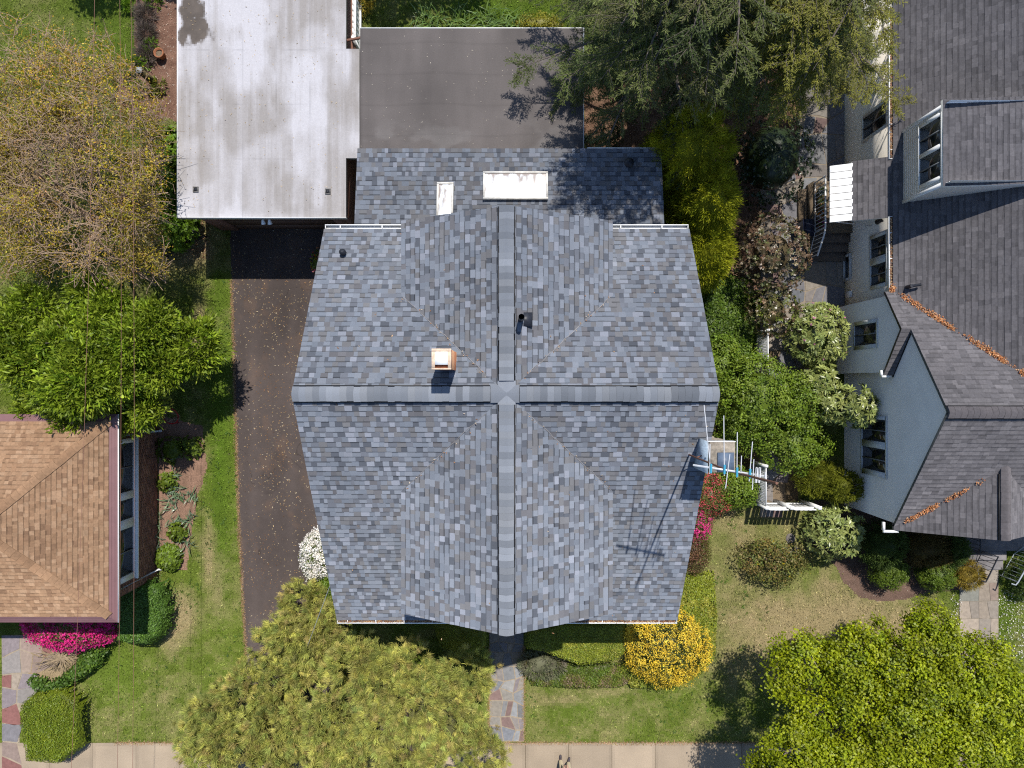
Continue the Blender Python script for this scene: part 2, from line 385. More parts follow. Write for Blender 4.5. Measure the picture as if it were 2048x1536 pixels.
# ================================================================== plan outlines (photo pixels on the ground)
DRIVE = poly([(460, 425), (720, 425), (720, 1160), (640, 1480), (500, 1480), (492, 1310), (478, 1060), (470, 800), (463, 560)])
GARF = np.array([[-10.2, 5.35], [-5.3, 5.35], [-5.3, 14], [-10.2, 14]])
HOUSEF = np.array([[-4.6, -6.2], [4.35, -6.2], [4.35, 6.8], [-4.6, 6.8]])
LEFTF = np.array([[-19, -6.75], [-12.45, -6.75], [-12.45, -1.45], [-19, -1.45]])
RIGHTF = np.array([[11.68, -4.3], [20, -4.3], [20, 15], [11.68, 15]])
SIDEW = np.array([[-24, -13.95], [24, -13.95], [24, -12.62], [-24, -12.62]])
FPATH = np.array([[-.80, -12.56], [.42, -12.56], [.4, -8.6], [-.80, -8.6]])
RPATH = poly([(1922, 1128), (1996, 1128), (1996, 1420), (1918, 1420)])
LPATH = poly([(4, 1270), (120, 1270), (100, 1330), (72, 1390), (40, 1425), (40, 1700), (8, 1700)])
SIDEP = poly([(1600, 20), (1690, 20), (1690, 640), (1625, 640), (1560, 700), (1520, 700), (1520, 330), (1600, 300)])
SIDEP2 = poly([(1560, 640), (1625, 640), (1615, 760), (1560, 870), (1572, 1000), (1562, 1035), (1520, 1035), (1535, 900), (1535, 760)])
MULCH1 = poly([(270, -40), (362, -40), (362, 250), (330, 235), (285, 245), (232, 205), (236, 165), (270, 120)])
MULCH2 = poly([(318, 830), (405, 850), (415, 930), (392, 1000), (385, 1060), (375, 1138), (318, 1140)])
MULCH3 = poly([(1630, 1000), (1760, 1010), (1800, 1050), (1930, 1060), (1925, 1180), (1860, 1185), (1800, 1200), (1760, 1205), (1720, 1195), (1685, 1160), (1660, 1120), (1600, 1075)])
SOIL1 = poly([(1166, 170), (1300, 120), (1480, 60), (1600, 60), (1600, 560), (1430, 620), (1290, 480), (1166, 300)])
SOIL2 = poly([(1400, 560), (1600, 560), (1640, 700), (1600, 1000), (1400, 1000)])
TAN = poly([(-200, 215), (40, 225), (110, 290), (120, 390), (60, 470), (-200, 520)])
EXCL = [DRIVE, GARF, HOUSEF, LEFTF, RIGHTF, SIDEW, FPATH, RPATH, LPATH, SIDEP, SIDEP2, MULCH1, MULCH2, MULCH3, SOIL1, SOIL2]
DRY = [(1660, 1260, 230, 95, .9), (1520, 1120, 110, 110, .55), (1620, 1330, 150, 60, .7), (1480, 1240, 60, 120, .55), (1430, 1010, 40, 60, .7), (1800, 1235, 130, 40, .75),
       (360, 1235, 34, 50, 1.), (345, 1275, 22, 40, .8), (418, 1110, 16, 70, .75), (436, 1165, 14, 60, .6), (380, 480, 60, 70, .9), (300, 400, 60, 90, .75), (330, 520, 60, 50, .6),
       (398, 660, 16, 50, 1.), (290, 210, 60, 40, .5), (1120, 1400, 70, 16, .7), (1200, 1385, 60, 12, .6), (1250, 1430, 140, 50, .25), (300, 1180, 30, 40, .5), (410, 900, 40, 80, .3),
       (1380, 1300, 90, 40, .3), (200, 1420, 130, 60, .2)]
LUSH = [(440, 900, 26, 260, .9), (440, 600, 22, 80, .6), (1000, 20, 130, 40, .8), (220, 80, 70, 120, .55), (230, 1340, 60, 70, .35), (1210, 1420, 110, 40, .35), (440, 1150, 18, 120, .6), (1990, 1230, 70, 100, .5)]
def gcol(x, y):
    px = x * F / CAM_H + 1024; py = 768 - y * F / CAM_H
    n1 = fbm(x * .9, y * .9, 1, 4); n2 = fbm(x * 3.1, y * 3.1, 6, 4); n3 = fbm(x * 11, y * 11, 9, 2)
    dry = np.zeros_like(x); lush = np.zeros_like(x)
    for a, b, rx, ry, s in DRY: dry = np.maximum(dry, s * np.exp(-((px - a) / rx) ** 2 - ((py - b) / ry) ** 2))
    for a, b, rx, ry, s in LUSH: lush = np.maximum(lush, s * np.exp(-((px - a) / rx) ** 2 - ((py - b) / ry) ** 2))
    d = np.clip(dry * 1.1 + (n1 - .5) * .75 + (n2 - .5) * .7 + (n3 - .5) * .35 + .1 - lush * .4, 0, 1)[..., None]
    g = np.array([.118, .16, .024]) * (1 - lush[..., None]) + np.array([.088, .15, .014]) * lush[..., None]
    g = g * (.75 + .5 * n2[..., None])
    return g * (1 - d) + np.array([.30, .243, .128]) * d * (.85 + .3 * n3[..., None])
# lawn
X, Y = np.meshgrid(np.arange(-19, 19.01, .09), np.arange(-15, 15.01, .09)); g = G()
cx = (X[:-1, :-1] + X[1:, 1:]) / 2; cy = (Y[:-1, :-1] + Y[1:, 1:]) / 2
g.grid(X, Y, np.zeros_like(X), gcol(cx.ravel(), cy.ravel()) * .85)
xa, xb, ya, yb = X[0, 0], X[0, -1], Y[0, 0], Y[-1, 0]; B = 300.
for q in ([(-B, -B), (B, -B), (B, ya), (-B, ya)], [(-B, yb), (B, yb), (B, B), (-B, B)], [(-B, ya), (xa, ya), (xa, yb), (-B, yb)], [(xb, ya), (B, ya), (B, yb), (xb, yb)]):
    g.face3([(a, b, 0) for a, b in q], (.09, .11, .03))
ST(g.build('lawn', M_ground), label='mown lawn with green and straw coloured patches')
# grass blades
n = 420000; x = R.uniform(-18.6, 18.6, n); y = R.uniform(-12.65, 14, n); ok = np.ones(n, bool)
px = x * F / CAM_H + 1024; py = 768 - y * F / CAM_H; ok &= (px > -60) & (px < 2110) & (py > -60)
for e in EXCL: ok &= ~inpoly(x + .05 * R.standard_normal(n), y + .05 * R.standard_normal(n), e)
x, y = x[ok], y[ok]; k = len(x); cl = fbm(x * 2.2, y * 2.2, 44, 3); hh = R.uniform(.025, .07, k) * (.5 + 1.1 * cl)
d = nz(np.stack([R.normal(0, .8, k), R.normal(0, .8, k), np.ones(k)], 1)); g = G()
col = gcol(x, y) * np.exp(.36 * R.standard_normal((k, 1))) * 1.5
pale = R.random(k) < .07; col[pale] = col[pale] * .4 + np.array([.3, .25, .14]) * .6
leaves(g, np.stack([x, y, np.zeros(k)], 1), d, nz(R.standard_normal((k, 3)) * .5 + np.array([0, 0, .6])), hh * 1.3, np.full(k, .022), col, .1)
ST(g.build('lawn_grass', M_grass), 'stuff', 'short green and straw grass blades of the lawn')

# driveway
def dcol(x, y):
    a = fbm(x * .8, y * .35, 3, 4)[:, None]; b = fbm(x * 6, y * 6, 5, 3)[:, None]
    px = x * F / CAM_H + 1024; tr = np.exp(-((px - 508) / 9) ** 2) + np.exp(-((px - 583) / 9) ** 2); cr = np.exp(-(np.abs(fbm(x * .7, y * .5, 23, 4) - .5) / .0035) ** 2) * sstep(.42, .6, fbm(x * .5, y * .4, 27, 3))
    pat = sstep(.60, .63, fbm(x * .6 + 9, y * .35, 29, 3))
    return (1 + .10 * tr - .4 * cr - .12 * pat)[:, None] * np.array([.085, .068, .063]) * (.72 + .5 * a) * (.9 + .2 * b) + np.array([.03, .014, .004]) * sstep(.55, .75, fbm(x * 2.2, y * 1.4, 19, 4))[:, None] * .7
sheet('driveway', DRIVE, .008, M_asph, dcol, .03, .03, label='dark asphalt driveway strewn with petals')
# sidewalk slabs
def slabcol(x, y):
    return np.array([.33, .268, .20]) * (.82 + .36 * fbm(x * 1.5, y * 1.5, 13, 4))[:, None]
g = G(); xs = 1.99 - 1.52 * 14; i = 0
while xs < 22:
    xe = xs + 1.52; X, Y = np.meshgrid(np.linspace(xs + .009, xe - .009, 16), np.linspace(-13.95, -12.62, 14))
    cx = (X[:-1, :-1] + X[1:, 1:]).ravel() / 2; cy = (Y[:-1, :-1] + Y[1:, 1:]).ravel() / 2
    edge = np.minimum.reduce([cx - xs, xe - cx, cy + 13.95, -12.62 - cy])
    c = slabcol(cx + i * 3.1, cy) * (1 + R.normal(0, .10)) * (.86 + .14 * sstep(0, .16, edge))[:, None]
    g.grid(X, Y, np.full_like(X, .03), c); g.box(xs + .009, xe - .009, -13.95, -12.62, -.05, .0298, (.3, .25, .2)); xs = xe; i += 1
ST(g.build('sidewalk', M_conc), label='pale concrete sidewalk in square slabs')
g = G(); g.box(-24, 24, -13.96, -12.61, -.06, .012, (.12, .095, .065)); ST(g.build('sidewalk_joint', M_mulch), label='dirt between the sidewalk slabs')
g = G(); g.box(-60, 60, -24, -15.6, -.15, .012, (.07, .065, .062)); ST(g.build('road', M_asph), label='street beyond the sidewalk')
# flagstone paths
FS = [(.20, .195, .21), (.255, .23, .20), (.17, .178, .20), (.22, .20, .19), (.19, .13, .12), (.26, .255, .25), (.20, .175, .185), (.28, .245, .205), (.19, .19, .195), (.235, .22, .2), (.225, .23, .24)]
def flags(name, pg, cell, z, label, mortar=(.30, .25, .19), jit=.3, gap=.03, seed=3, FS=FS):
    pg = np.asarray(pg, float); x0, y0 = pg.min(0); x1, y1 = pg.max(0); rg = np.random.default_rng(seed); g = G()
    g.prism(pg, 0.002, z, mortar); nx = max(1, round((x1 - x0) / cell)); ny = max(1, round((y1 - y0) / cell))
    # ccw outline for clipping
    q = pg if sum(pg[i][0] * pg[(i + 1) % len(pg)][1] - pg[(i + 1) % len(pg)][0] * pg[i][1] for i in range(len(pg))) > 0 else pg[::-1]
    gx = np.linspace(x0, x1, nx + 1); gy = np.linspace(y0, y1, ny + 1); J = {}
    for i in range(nx + 1):
        for j in range(ny + 1):
            J[i, j] = (gx[i] + (rg.uniform(-jit, jit) * cell if 0 < i < nx else 0), gy[j] + (rg.uniform(-jit, jit) * cell if 0 < j < ny else 0))
    for i in range(nx):
        for j in range(ny):
            a, b, c, d = J[i, j], J[i + 1, j], J[i + 1, j + 1], J[i, j + 1]
            polys = [[a, b, c, d]]
            if rg.random() < .35:
                t = rg.uniform(.35, .65); e = tuple(np.array(a) * (1 - t) + np.array(b) * t); t = rg.uniform(.35, .65); f = tuple(np.array(d) * (1 - t) + np.array(c) * t)
                polys = [[a, e, f, d], [e, b, c, f]]
            for p in polys:
                p = np.array(p); m = p.mean(0); L = np.linalg.norm(p - m, axis=1, keepdims=True); p = m + (p - m) * np.clip(1 - gap / L, .3, 1)
                if not inpoly(np.array([m[0]]), np.array([m[1]]), q)[0]: continue
                if rg.random() < .4: p = np.vstack([p[:1], [(p[0] + p[1]) / 2 + rg.normal(0, .03, 2)], p[1:]])
                cc = np.array(FS[rg.integers(len(FS))]) * rg.uniform(.85, 1.15)
                g.prism(p, z - .01, z + .012, cc)
    return ST(g.build(name, M_flag), label=label)
flags('front_path', FPATH, .44, .02, 'irregular flagstone path to the front door', seed=4)
flags('garden_path', LPATH, .62, .02, 'coloured flagstone path beside the tan roofed house', seed=6, FS=[(.205, .175, .185), (.26, .205, .17), (.24, .22, .21), (.215, .10, .09), (.28, .235, .19), (.20, .19, .205), (.25, .19, .165)])
flags('entry_path', RPATH, .62, .02, 'square cut flagstone walk with a red stone', jit=.04, gap=.012, seed=12, mortar=(.2, .18, .14), FS=[(.30, .25, .19), (.27, .235, .2), (.25, .25, .22), (.29, .225, .19), (.32, .27, .22), (.29, .25, .2)])
flags('side_patio', SIDEP, .75, .015, 'flagstone side yard paving along the stucco wall', seed=21)
flags('stepping_path', SIDEP2, .6, .012, 'grey stepping stone path through the shrubs', seed=33, mortar=(.2, .15, .1))
# beds
def mcol(a, b, s=4):
    return lambda x, y: np.array(a) * (1 - fbm(x * s, y * s, 51, 4)[:, None]) + np.array(b) * fbm(x * s, y * s, 51, 4)[:, None] * 1.1
sheet('mulch_bed', MULCH1, .006, M_mulch, mcol((.13, .07, .05), (.25, .15, .11)), label='reddish mulch bed beside the garage')
sheet('mulch_bed', MULCH2, .006, M_mulch, mcol((.16, .10, .07), (.26, .16, .115)), label='brown planting bed along the brick wall')
sheet('mulch_bed', MULCH3, .006, M_mulch, mcol((.09, .058, .045), (.17, .112, .088)), label='dark red mulch bed below the stucco house')
sheet('bare_soil', SOIL1, .005, M_mulch, mcol((.09, .05, .035), (.24, .15, .10)), wob=.2, label='leaf littered soil under the conifers')
sheet('bare_soil', SOIL2, .004, M_mulch, mcol((.06, .05, .03), (.17, .12, .07)), wob=.2, label='soil between the side shrubs')
def tancol(x, y):
    m = sstep(.05, 1.1, edist(x, y, TAN) + .9 * (fbm(x * 2, y * 2, 52, 4) - .5))[:, None]; s = fbm(x * 1.2 + y * 2.2, y * .7 - x * .5, 53, 4)[:, None]
    return gcol(x, y) * .9 * (1 - m) + (np.array([.17, .12, .06]) * (1 - s) + np.array([.42, .28, .16]) * s) * m
sheet('bare_soil', TAN, .005, M_mulch, tancol, wob=.9, label='tan bare earth under the budding tree')

# ================================================================== main house
H = T('house', 'large grey blue shingled house with crossing ridges in the middle of the view', 'house', (-.1, -1.2, 0))
XL, XR, YR, ZR, S = -4.96, 4.68, -.225, 9.0, .64
YN, YS = 4.09, -6.68; ZN = ZR - S * (YN - YR); ZS = ZR - S * (YR - YS)
GX, GW, GS = -.124, 2.605, .595; ZG = ZR - GS * GW; GN, GSo = 4.03, -5.67
PAL = [(0.204, 0.225, 0.265), (0.162, 0.184, 0.223), (0.131, 0.142, 0.169), (0.079, 0.088, 0.108), (0.151, 0.151, 0.159), (0.239, 0.256, 0.301), (0.123, 0.121, 0.131), (0.177, 0.197, 0.234)]
WT = [.2, .18, .16, .1, .13, .08, .1, .15]
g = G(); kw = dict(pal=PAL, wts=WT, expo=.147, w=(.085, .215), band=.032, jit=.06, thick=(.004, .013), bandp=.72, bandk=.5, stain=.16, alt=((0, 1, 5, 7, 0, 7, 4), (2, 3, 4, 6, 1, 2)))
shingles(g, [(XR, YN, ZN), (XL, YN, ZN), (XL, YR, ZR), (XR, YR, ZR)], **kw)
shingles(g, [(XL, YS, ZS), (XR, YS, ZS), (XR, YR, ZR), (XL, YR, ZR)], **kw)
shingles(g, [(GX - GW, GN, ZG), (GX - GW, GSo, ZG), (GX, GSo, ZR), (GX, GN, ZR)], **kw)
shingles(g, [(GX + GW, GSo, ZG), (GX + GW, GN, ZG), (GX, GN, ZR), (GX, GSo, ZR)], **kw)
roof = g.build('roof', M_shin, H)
g = G()
for q in ([(XR, YN, ZN), (XL, YN, ZN), (XL, YR, ZR), (XR, YR, ZR)], [(XL, YS, ZS), (XR, YS, ZS), (XR, YR, ZR), (XL, YR, ZR)],
          [(GX - GW, GN, ZG), (GX - GW, GSo, ZG), (GX, GSo, ZR), (GX, GN, ZR)], [(GX + GW, GSo, ZG), (GX + GW, GN, ZG), (GX, GN, ZR), (GX, GSo, ZR)]):
    g.slab([(a, b, c - .004) for a, b, c in q], .14)
g.build('fascia', M_trim, H)
g = G(); hz = lambda y: ZR - S * abs(y - YR) - .16
g.extrude([(-6.2, 0), (3.8, 0), (3.8, hz(3.8)), (YR, hz(YR)), (-6.2, hz(-6.2))], 'x', -4.6, 4.35)
gz = lambda x: ZR - GS * abs(x - GX) - .16
g.extrude([(GX - 2.3, 4.9), (GX + 2.3, 4.9), (GX + 2.3, gz(GX + 2.3)), (GX, gz(GX)), (GX - 2.3, gz(GX - 2.3))], 'y', -5.35, 3.79)
g.box(-4.42, 4.2, 3.81, 6.85, 0, 3.5)
g.build('wall', mat('house_stucco', (.42, .40, .36), rough=.95, amt=.15, scale=3, bump=.3, bscale=50), H)
g = G()
vp = lambda sx, y: (GX + sx * 1.0756 * abs(y - YR), y, ZR - S * abs(y - YR) + .012)
for sx in (-1, 1):
    for y1 in (2.15, -2.6):
        y0 = YR + (.45 if y1 > 0 else -.45); t = np.linspace(0, 1, 22); pts = np.array([vp(sx, y0 + (y1 - y0) * q) for q in t]) + R.normal(0, .008, (22, 3)) * (1, 1, .2); g.tube(pts, .011, 5)
g.build('valley_seal', mat('valley_seal', (.2, .19, .19), rough=.8, amt=.5, scale=6), H)
CAP = [(.2, .22, .255), (.24, .26, .295), (.15, .165, .19), (.215, .228, .25), (.125, .138, .16)]
def ridge_part(a, b, sl, dark=True):
    g = G(); ridgecap(g, a, b, sl, sl, pal=CAP, lift=.08, seg=.15); o = g.build('ridge_vent', M_shin, H)
    g = G(); a = np.array(a); b = np.array(b); d = nz(b - a); s = nz(np.cross(d, (0, 0, 1.)))
    for k in (-1, 1):
        p = s * k * .185; z = np.array([0, 0, -.185 * sl + .035]); g.bar(a + p + z, b + p + z, .03, .05)
    o2 = g.build('vent_strip', M_dark, o); return o
ridge_part((XL + .02, YR, ZR), (GX - .37, YR, ZR), S); ridge_part((GX + .3, YR, ZR), (XR - .02, YR, ZR), S)
ridge_part((GX, GN - .02, ZR), (GX, YR + .3, ZR), GS); ridge_part((GX, YR - .24, ZR), (GX, GSo + .02, ZR), GS)
g = G()   # flat patch of shingle where the ridges cross
ridgecap(g, (GX - .36, YR, ZR + .003), (GX + .29, YR, ZR + .003), S, S, pal=CAP, lift=.035, seg=.33, w=.2); ridgecap(g, (GX, YR + .3, ZR), (GX, YR - .24, ZR), GS, GS, pal=CAP, lift=.03, seg=.27, w=.2)
g.build('ridge_cap', M_shin, H)
# gutters (trough with brackets)
def gutter(x0, x1, y, z, sgn, par, m=M_white, debris=None, axis='x', w=.1):
    g = G(); f = (lambda a0, a1, b0, b1, z0, z1: g.box(a0, a1, min(b0, b1), max(b0, b1), z0, z1)) if axis == 'x' else (lambda a0, a1, b0, b1, z0, z1: g.box(min(b0, b1), max(b0, b1), a0, a1, z0, z1))
    f(x0, x1, y + sgn * w, y + sgn * (w + .022), z - .1, z); f(x0, x1, y, y + sgn * w, z - .11, z - .1)
    for e in (x0, x1 - .012): f(e, e + .012, y, y + sgn * w, z - .0995, z - .004)
    o = g.build('gutter', m, par)
    n = max(2, int((x1 - x0) / .75))
    for i in range(n):
        g = G(); f = (lambda a0, a1, b0, b1, z0, z1: g.box(a0, a1, min(b0, b1), max(b0, b1), z0, z1)) if axis == 'x' else (lambda a0, a1, b0, b1, z0, z1: g.box(min(b0, b1), max(b0, b1), a0, a1, z0, z1))
        a = x0 + (x1 - x0) * (i + .35) / n; f(a, a + .025, y + .002 * sgn, y + sgn * (w - .002), z - .02, z - .008); g.build('bracket', m, o)
    if debris is not None:
        k = int((x1 - x0) * 260); a = R.uniform(x0 + .03, x1 - .03, k); b = y + sgn * R.uniform(.01, w - .01, k)
        a, b = (a, b) if axis == 'x' else (b, a); g = G(); N = nz(np.array([0, 0, 1.]) + .5 * R.standard_normal((k, 3)))
        leaves(g, np.stack([a, b, np.full(k, z - .05) + R.uniform(0, .05, k)], 1), nz(np.cross(N, R.standard_normal((k, 3)))), N, np.full(k, .05), np.full(k, .025), np.array(debris)[R.integers(len(debris), size=k)])
        g.build('debris', M_petal, o)['kind'] = 'stuff'
    return o
DEB = [(.30, .13, .06), (.42, .24, .12), (.2, .09, .05), (.5, .36, .2)]
gutter(XL + .02, GX - GW, YN + .005, ZN - .02, 1, H); gutter(GX + GW, XR - .02, YN + .005, ZN - .02, 1, H)
gutter(XL + .0, XR, YS - .005, ZS - .02, -1, H, debris=DEB, w=.085)
g = G(); g.tube([(XR - .15, YS + .55, ZS - .2), (XR - .1, YS + .5, 3.6), (XR - .05, YS + .5, .2)], .045, 8); g.build('downspout', M_white, H)
# rear wing roof (low slope)
EZ = lambda y: 3.74 + .18 * (7.04 - y); EX0, EX1 = -4.62, 4.46
g = G(); kw2 = dict(kw); kw2['expo'] = .15
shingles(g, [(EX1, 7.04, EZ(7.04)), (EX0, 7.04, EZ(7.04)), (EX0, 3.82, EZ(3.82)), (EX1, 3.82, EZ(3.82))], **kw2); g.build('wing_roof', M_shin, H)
g = G(); g.slab([(EX1, 7.04, EZ(7.04) - .004), (EX0, 7.04, EZ(7.04) - .004), (EX0, 3.82, EZ(3.82) - .004), (EX1, 3.82, EZ(3.82) - .004)], .14)
g.box(2.25, EX1, 7.043, 7.07, EZ(7.04) - .1, EZ(7.04) + .012); g.build('wing_fascia', M_trim, H)
# brown membrane roof
BR = (-4.70, 2.21, 6.75, 11.0); BZ = 3.0
X, Y = np.meshgrid(np.linspace(BR[0], BR[1], 150), np.linspace(BR[2], BR[3], 95)); cx = (X[:-1, :-1] + X[1:, 1:]).ravel() / 2; cy = (Y[:-1, :-1] + Y[1:, 1:]).ravel() / 2
st = fbm(cx * 1.6, cy * .35, 61, 4); b2 = fbm(cx * 1.0, cy * 1.0, 66, 4); c = np.array([.092, .081, .078]) * (.55 + .55 * st + .4 * b2)[:, None]
for k in range(1, 5): c *= (1 - .10 * np.exp(-((cy - BR[2] - k * .95 - .04 * np.sin(cx * 2)) / .035) ** 2))[:, None]
c *= (1 - .2 * sstep(.12, .0, np.abs(cx - BR[0])))[:, None]; c += (.035 * sstep(.58, .72, fbm(cx * .8 + 4, cy * 1.3, 71, 4)) * sstep(8.6, 7.2, cy))[:, None]
g = G(); g.grid(X, Y, np.full_like(X, BZ), c); g.box(BR[0], BR[1], BR[2], BR[3], BZ - .2, BZ - .004, (.08, .066, .06)); pr = g.build('porch_roof', M_attr, H)
g = G(); g.box(BR[0], 2.2, BR[3] + .002, BR[3] + .025, BZ - .12, BZ + .012); g.box(BR[1] + .002, BR[1] + .02, BR[2] + .4, BR[3] + .02, BZ - .12, BZ + .012); g.build('drip_edge', M_white, pr)
for a in (-4.5, -1.3, 1.95): g = G(); g.box(a, a + .14, 10.6, 10.74, 0, BZ - .2); g.build('porch_post', M_white, H)
# skylights
def skylight(px0, py0, px1, py1, z):
    (x0, y1), (x1, y0) = P2(px0, py0, z), P2(px1, py1, z); zz = lambda y: EZ(y); fr = G(); e = .055
    def q(a0, a1, b0, b1, lo, hi): 
        fr.add([(a, b, zz(b) + h) for h in (lo, hi) for b in (b0, b1) for a in (a0, a1)], [(0, 2, 3, 1), (4, 5, 7, 6), (0, 1, 5, 4), (2, 6, 7, 3), (0, 4, 6, 2), (1, 3, 7, 5)])
    q(x0, x1, y0, y0 + e, .0, .15); q(x0, x1, y1 - e, y1, .0, .15); q(x0, x0 + e, y0 + e, y1 - e, .0, .149); q(x1 - e, x1, y0 + e, y1 - e, .0, .149)
    o = fr.build('skylight', M_dirtywhite, H)
    X, Y = np.meshgrid(np.linspace(x0 + e, x1 - e, 60), np.linspace(y0 + e, y1 - e, 40)); cx = (X[:-1, :-1] + X[1:, 1:]).ravel() / 2; cy = (Y[:-1, :-1] + Y[1:, 1:]).ravel() / 2
    ed = np.minimum.reduce([cx - x0 - e, x1 - e - cx, cy - y0 - e, y1 - e - cy]); s = fbm(cx * 9, cy * 3, 81, 4); grime = np.clip(sstep(.5, .8, s + .3 * np.exp(-ed / .04)) * sstep(-.1, .5, (cy - y0) / (y1 - y0) - .1) + .6 * np.exp(-ed / .025) * s, 0, 1)[:, None]
    if x1 - x0 > 1.2: grime = np.maximum(grime, (.8 * np.exp(-((cx - (x0 * .68 + x1 * .32)) / .02) ** 2) * fbm(cx * 3, cy * 14, 83, 3))[:, None])
    c = np.array([.62, .66, .70]) * (1 - grime) + np.array([.26, .22, .2]) * grime
    g = G(); dome = .03 * np.sin(np.pi * (X - x0) / (x1 - x0)) * np.sin(np.pi * (Y - y0) / (y1 - y0)); g.grid(X, Y, zz(Y) + .12 + dome, c); g.build('pane', mat('acrylic_dome', attr=True, rough=.25, amt=.06, spec=.5), o)
skylight(966, 341, 1096, 399, 4.1); skylight(873, 362, 906, 440, 4.2)
# vents and pipes on the roof
def nroof(x, y): return max(ZR - S * abs(y - YR), (ZR - GS * abs(x - GX)) if abs(x - GX) < GW else -9)
x, y = P2(1042, 640, 8.6); z = nroof(x, y); g = G(); g.tube([(x, y, z - .1), (x, y, z + .62)], .065, 12, cap=False); g.tube([(x, y, z + .62), (x, y, z + .2)], .05, 12, cap=False); g.box(x - .07, x + .26, y - .16, y + .16, nroof(x + .26, y) - .01, nroof(x + .1, y) + .03)
g.build('vent_pipe', M_iron, H)
x, y = P2(690, 508, 6.6); z = nroof(x, y); g = G(); g.tube([(x, y, z - .05), (x, y, z + .16)], .07, 10); g.tube([(x, y, z + .13), (x, y, z + .2), (x, y, z + .235)], [.085, .085, .02], 12); g.box(x - .16, x + .16, y - .15, y + .15, z - .1, nroof(x, y + .15) + .02) if False else None; g.build('roof_vent', M_iron, H)
x, y = P2(1258, 326, 3.95); z = EZ(y); g = G(); g.tube([(x, y, z - .05), (x, y, z + .15)], .09, 10); g.tube([(x, y, z + .12), (x, y, z + .19), (x, y, z + .22)], [.14, .14, .03], 14); g.build('roof_vent', M_iron, H)
# inner brick chimney with white flue cap
M_obrick = mat('orange_brick', attr=True, rough=.9, amt=.3, scale=16, bump=.4)
cx0, cx1, cy0, cy1, ct = -1.675, -1.288, .314, .733, 10.1
g = G(); zz = 8.2; i = 0
while zz < ct - .1:
    g.box(cx0 + .012 * (i % 2), cx1 - .008 * (i % 2), cy0 + .006 * (i % 2), cy1 - .006 * (i % 2), zz, zz + .066, np.array([(.36, .15, .075), (.30, .11, .055), (.42, .24, .14)][R.integers(3)]) * R.uniform(.8, 1.15)); zz += .068; i += 1
g.box(cx0 + .015, cx1 - .015, cy0 + .015, cy1 - .015, 8.2, ct - .1, (.4, .33, .26)); ch = g.build('chimney', M_obrick, H)
g = G()
for a, b, c_, d in ((cx0 - .01, cx1 + .01, cy1 - .055, cy1 + .01), (cx0 - .01, cx1 + .01, cy0 - .01, cy0 + .02), (cx0 - .01, cx0 + .055, cy0 + .02, cy1 - .055), (cx1 - .055, cx1 + .01, cy0 + .02, cy1 - .055)): g.box(a, b, c_, d, ct - .1, ct, (.60, .47, .36))
g.box(cx0 + .05, cx1 - .05, cy0 + .018, cy1 - .05, ct - .1, ct - .09, (.12, .13, .14)); g.build('chimney_cap', M_obrick, ch)
g = G(); g.box(cx0 + .06, cx1 - .058, cy0 + .09, cy1 - .058, ct - .05, ct + .012); g.build('flue_cover', mat('white_enamel', (.88, .88, .88), rough=.4, amt=.03), ch)
g = G(); g.box(cx0 - .03, cx1 + .1, cy0 - .05, cy1 + .05, 8.3, nroof(-1.4, .75) + .045); g.build('flashing', M_shin if False else mat('lead_flashing', (.16, .18, .2), rough=.6), ch)
# outside stone chimney on the gable end
sx0, sx1, sy0, sy1, stp = 4.42, 4.98, -1.98, -1.31, 9.1
g = G(); X, Y = [], []
zz = 0.; i = 0
while zz < stp - .01:
    h = min(R.uniform(.12, .22), stp - zz); e = R.uniform(-.012, .012, 4); k = R.uniform(.75, 1.2)
    g.box(sx0 + e[0], sx1 + e[1], sy0 + e[2], sy1 + e[3], zz, zz + h - .002, np.array([.27, .235, .19]) * k); zz += h
sc_ = g.build('stone_chimney', mat('chimney_stone', attr=True, rough=.95, amt=.45, scale=12, bump=.7, bscale=22), H)
g = G(); g.box(sx0 + .17, sx1 - .03, sy0 + .02, sy1 - .22, stp + .005, stp + .05); g.build('cap_plate', mat('slate_plate', (.09, .12, .17), rough=.5, amt=.3, scale=10), sc_)
g = G(); g.box(sx0 - .022, sx0 - .013, sy0 - .02, sy1 + .02, 7.7, stp - .12); g.box(sx0 - .2, sx0 - .013, sy1 + .02, sy1 + .05, 8.1, 8.34); g.build('flashing', mat('dark_flashing', (.04, .045, .055), rough=.55, amt=.3), sc_)
g = G(); g.box(sx0 - .045, sx0 - .024, sy0 - .03, sy1 + .03, 7.86, stp - .06); g.build('side_cladding', mat('blue_grey_cladding', (.34, .42, .50), rough=.5, amt=.35, scale=5, stretch=(1, 6, 1)), sc_)
g = G(); g.box(sx0 - .03, sx1 + .02, sy1 + .014, sy1 + .03, stp - .25, stp + .01); g.build('white_flashing', M_white, sc_)
# front door step
g = G(); g.box(-1.0, .75, -8.62, -6.21, 0, .14); g.box(-.7, .45, -7.4, -6.21, .14, .3); g.build('doorstep', M_stone, H)
g = G(); g.box(-.6, .4, -6.26, -6.19, .3, 2.4); dr = g.build('front_door', mat('dark_door', (.1, .04, .03), rough=.5), H)
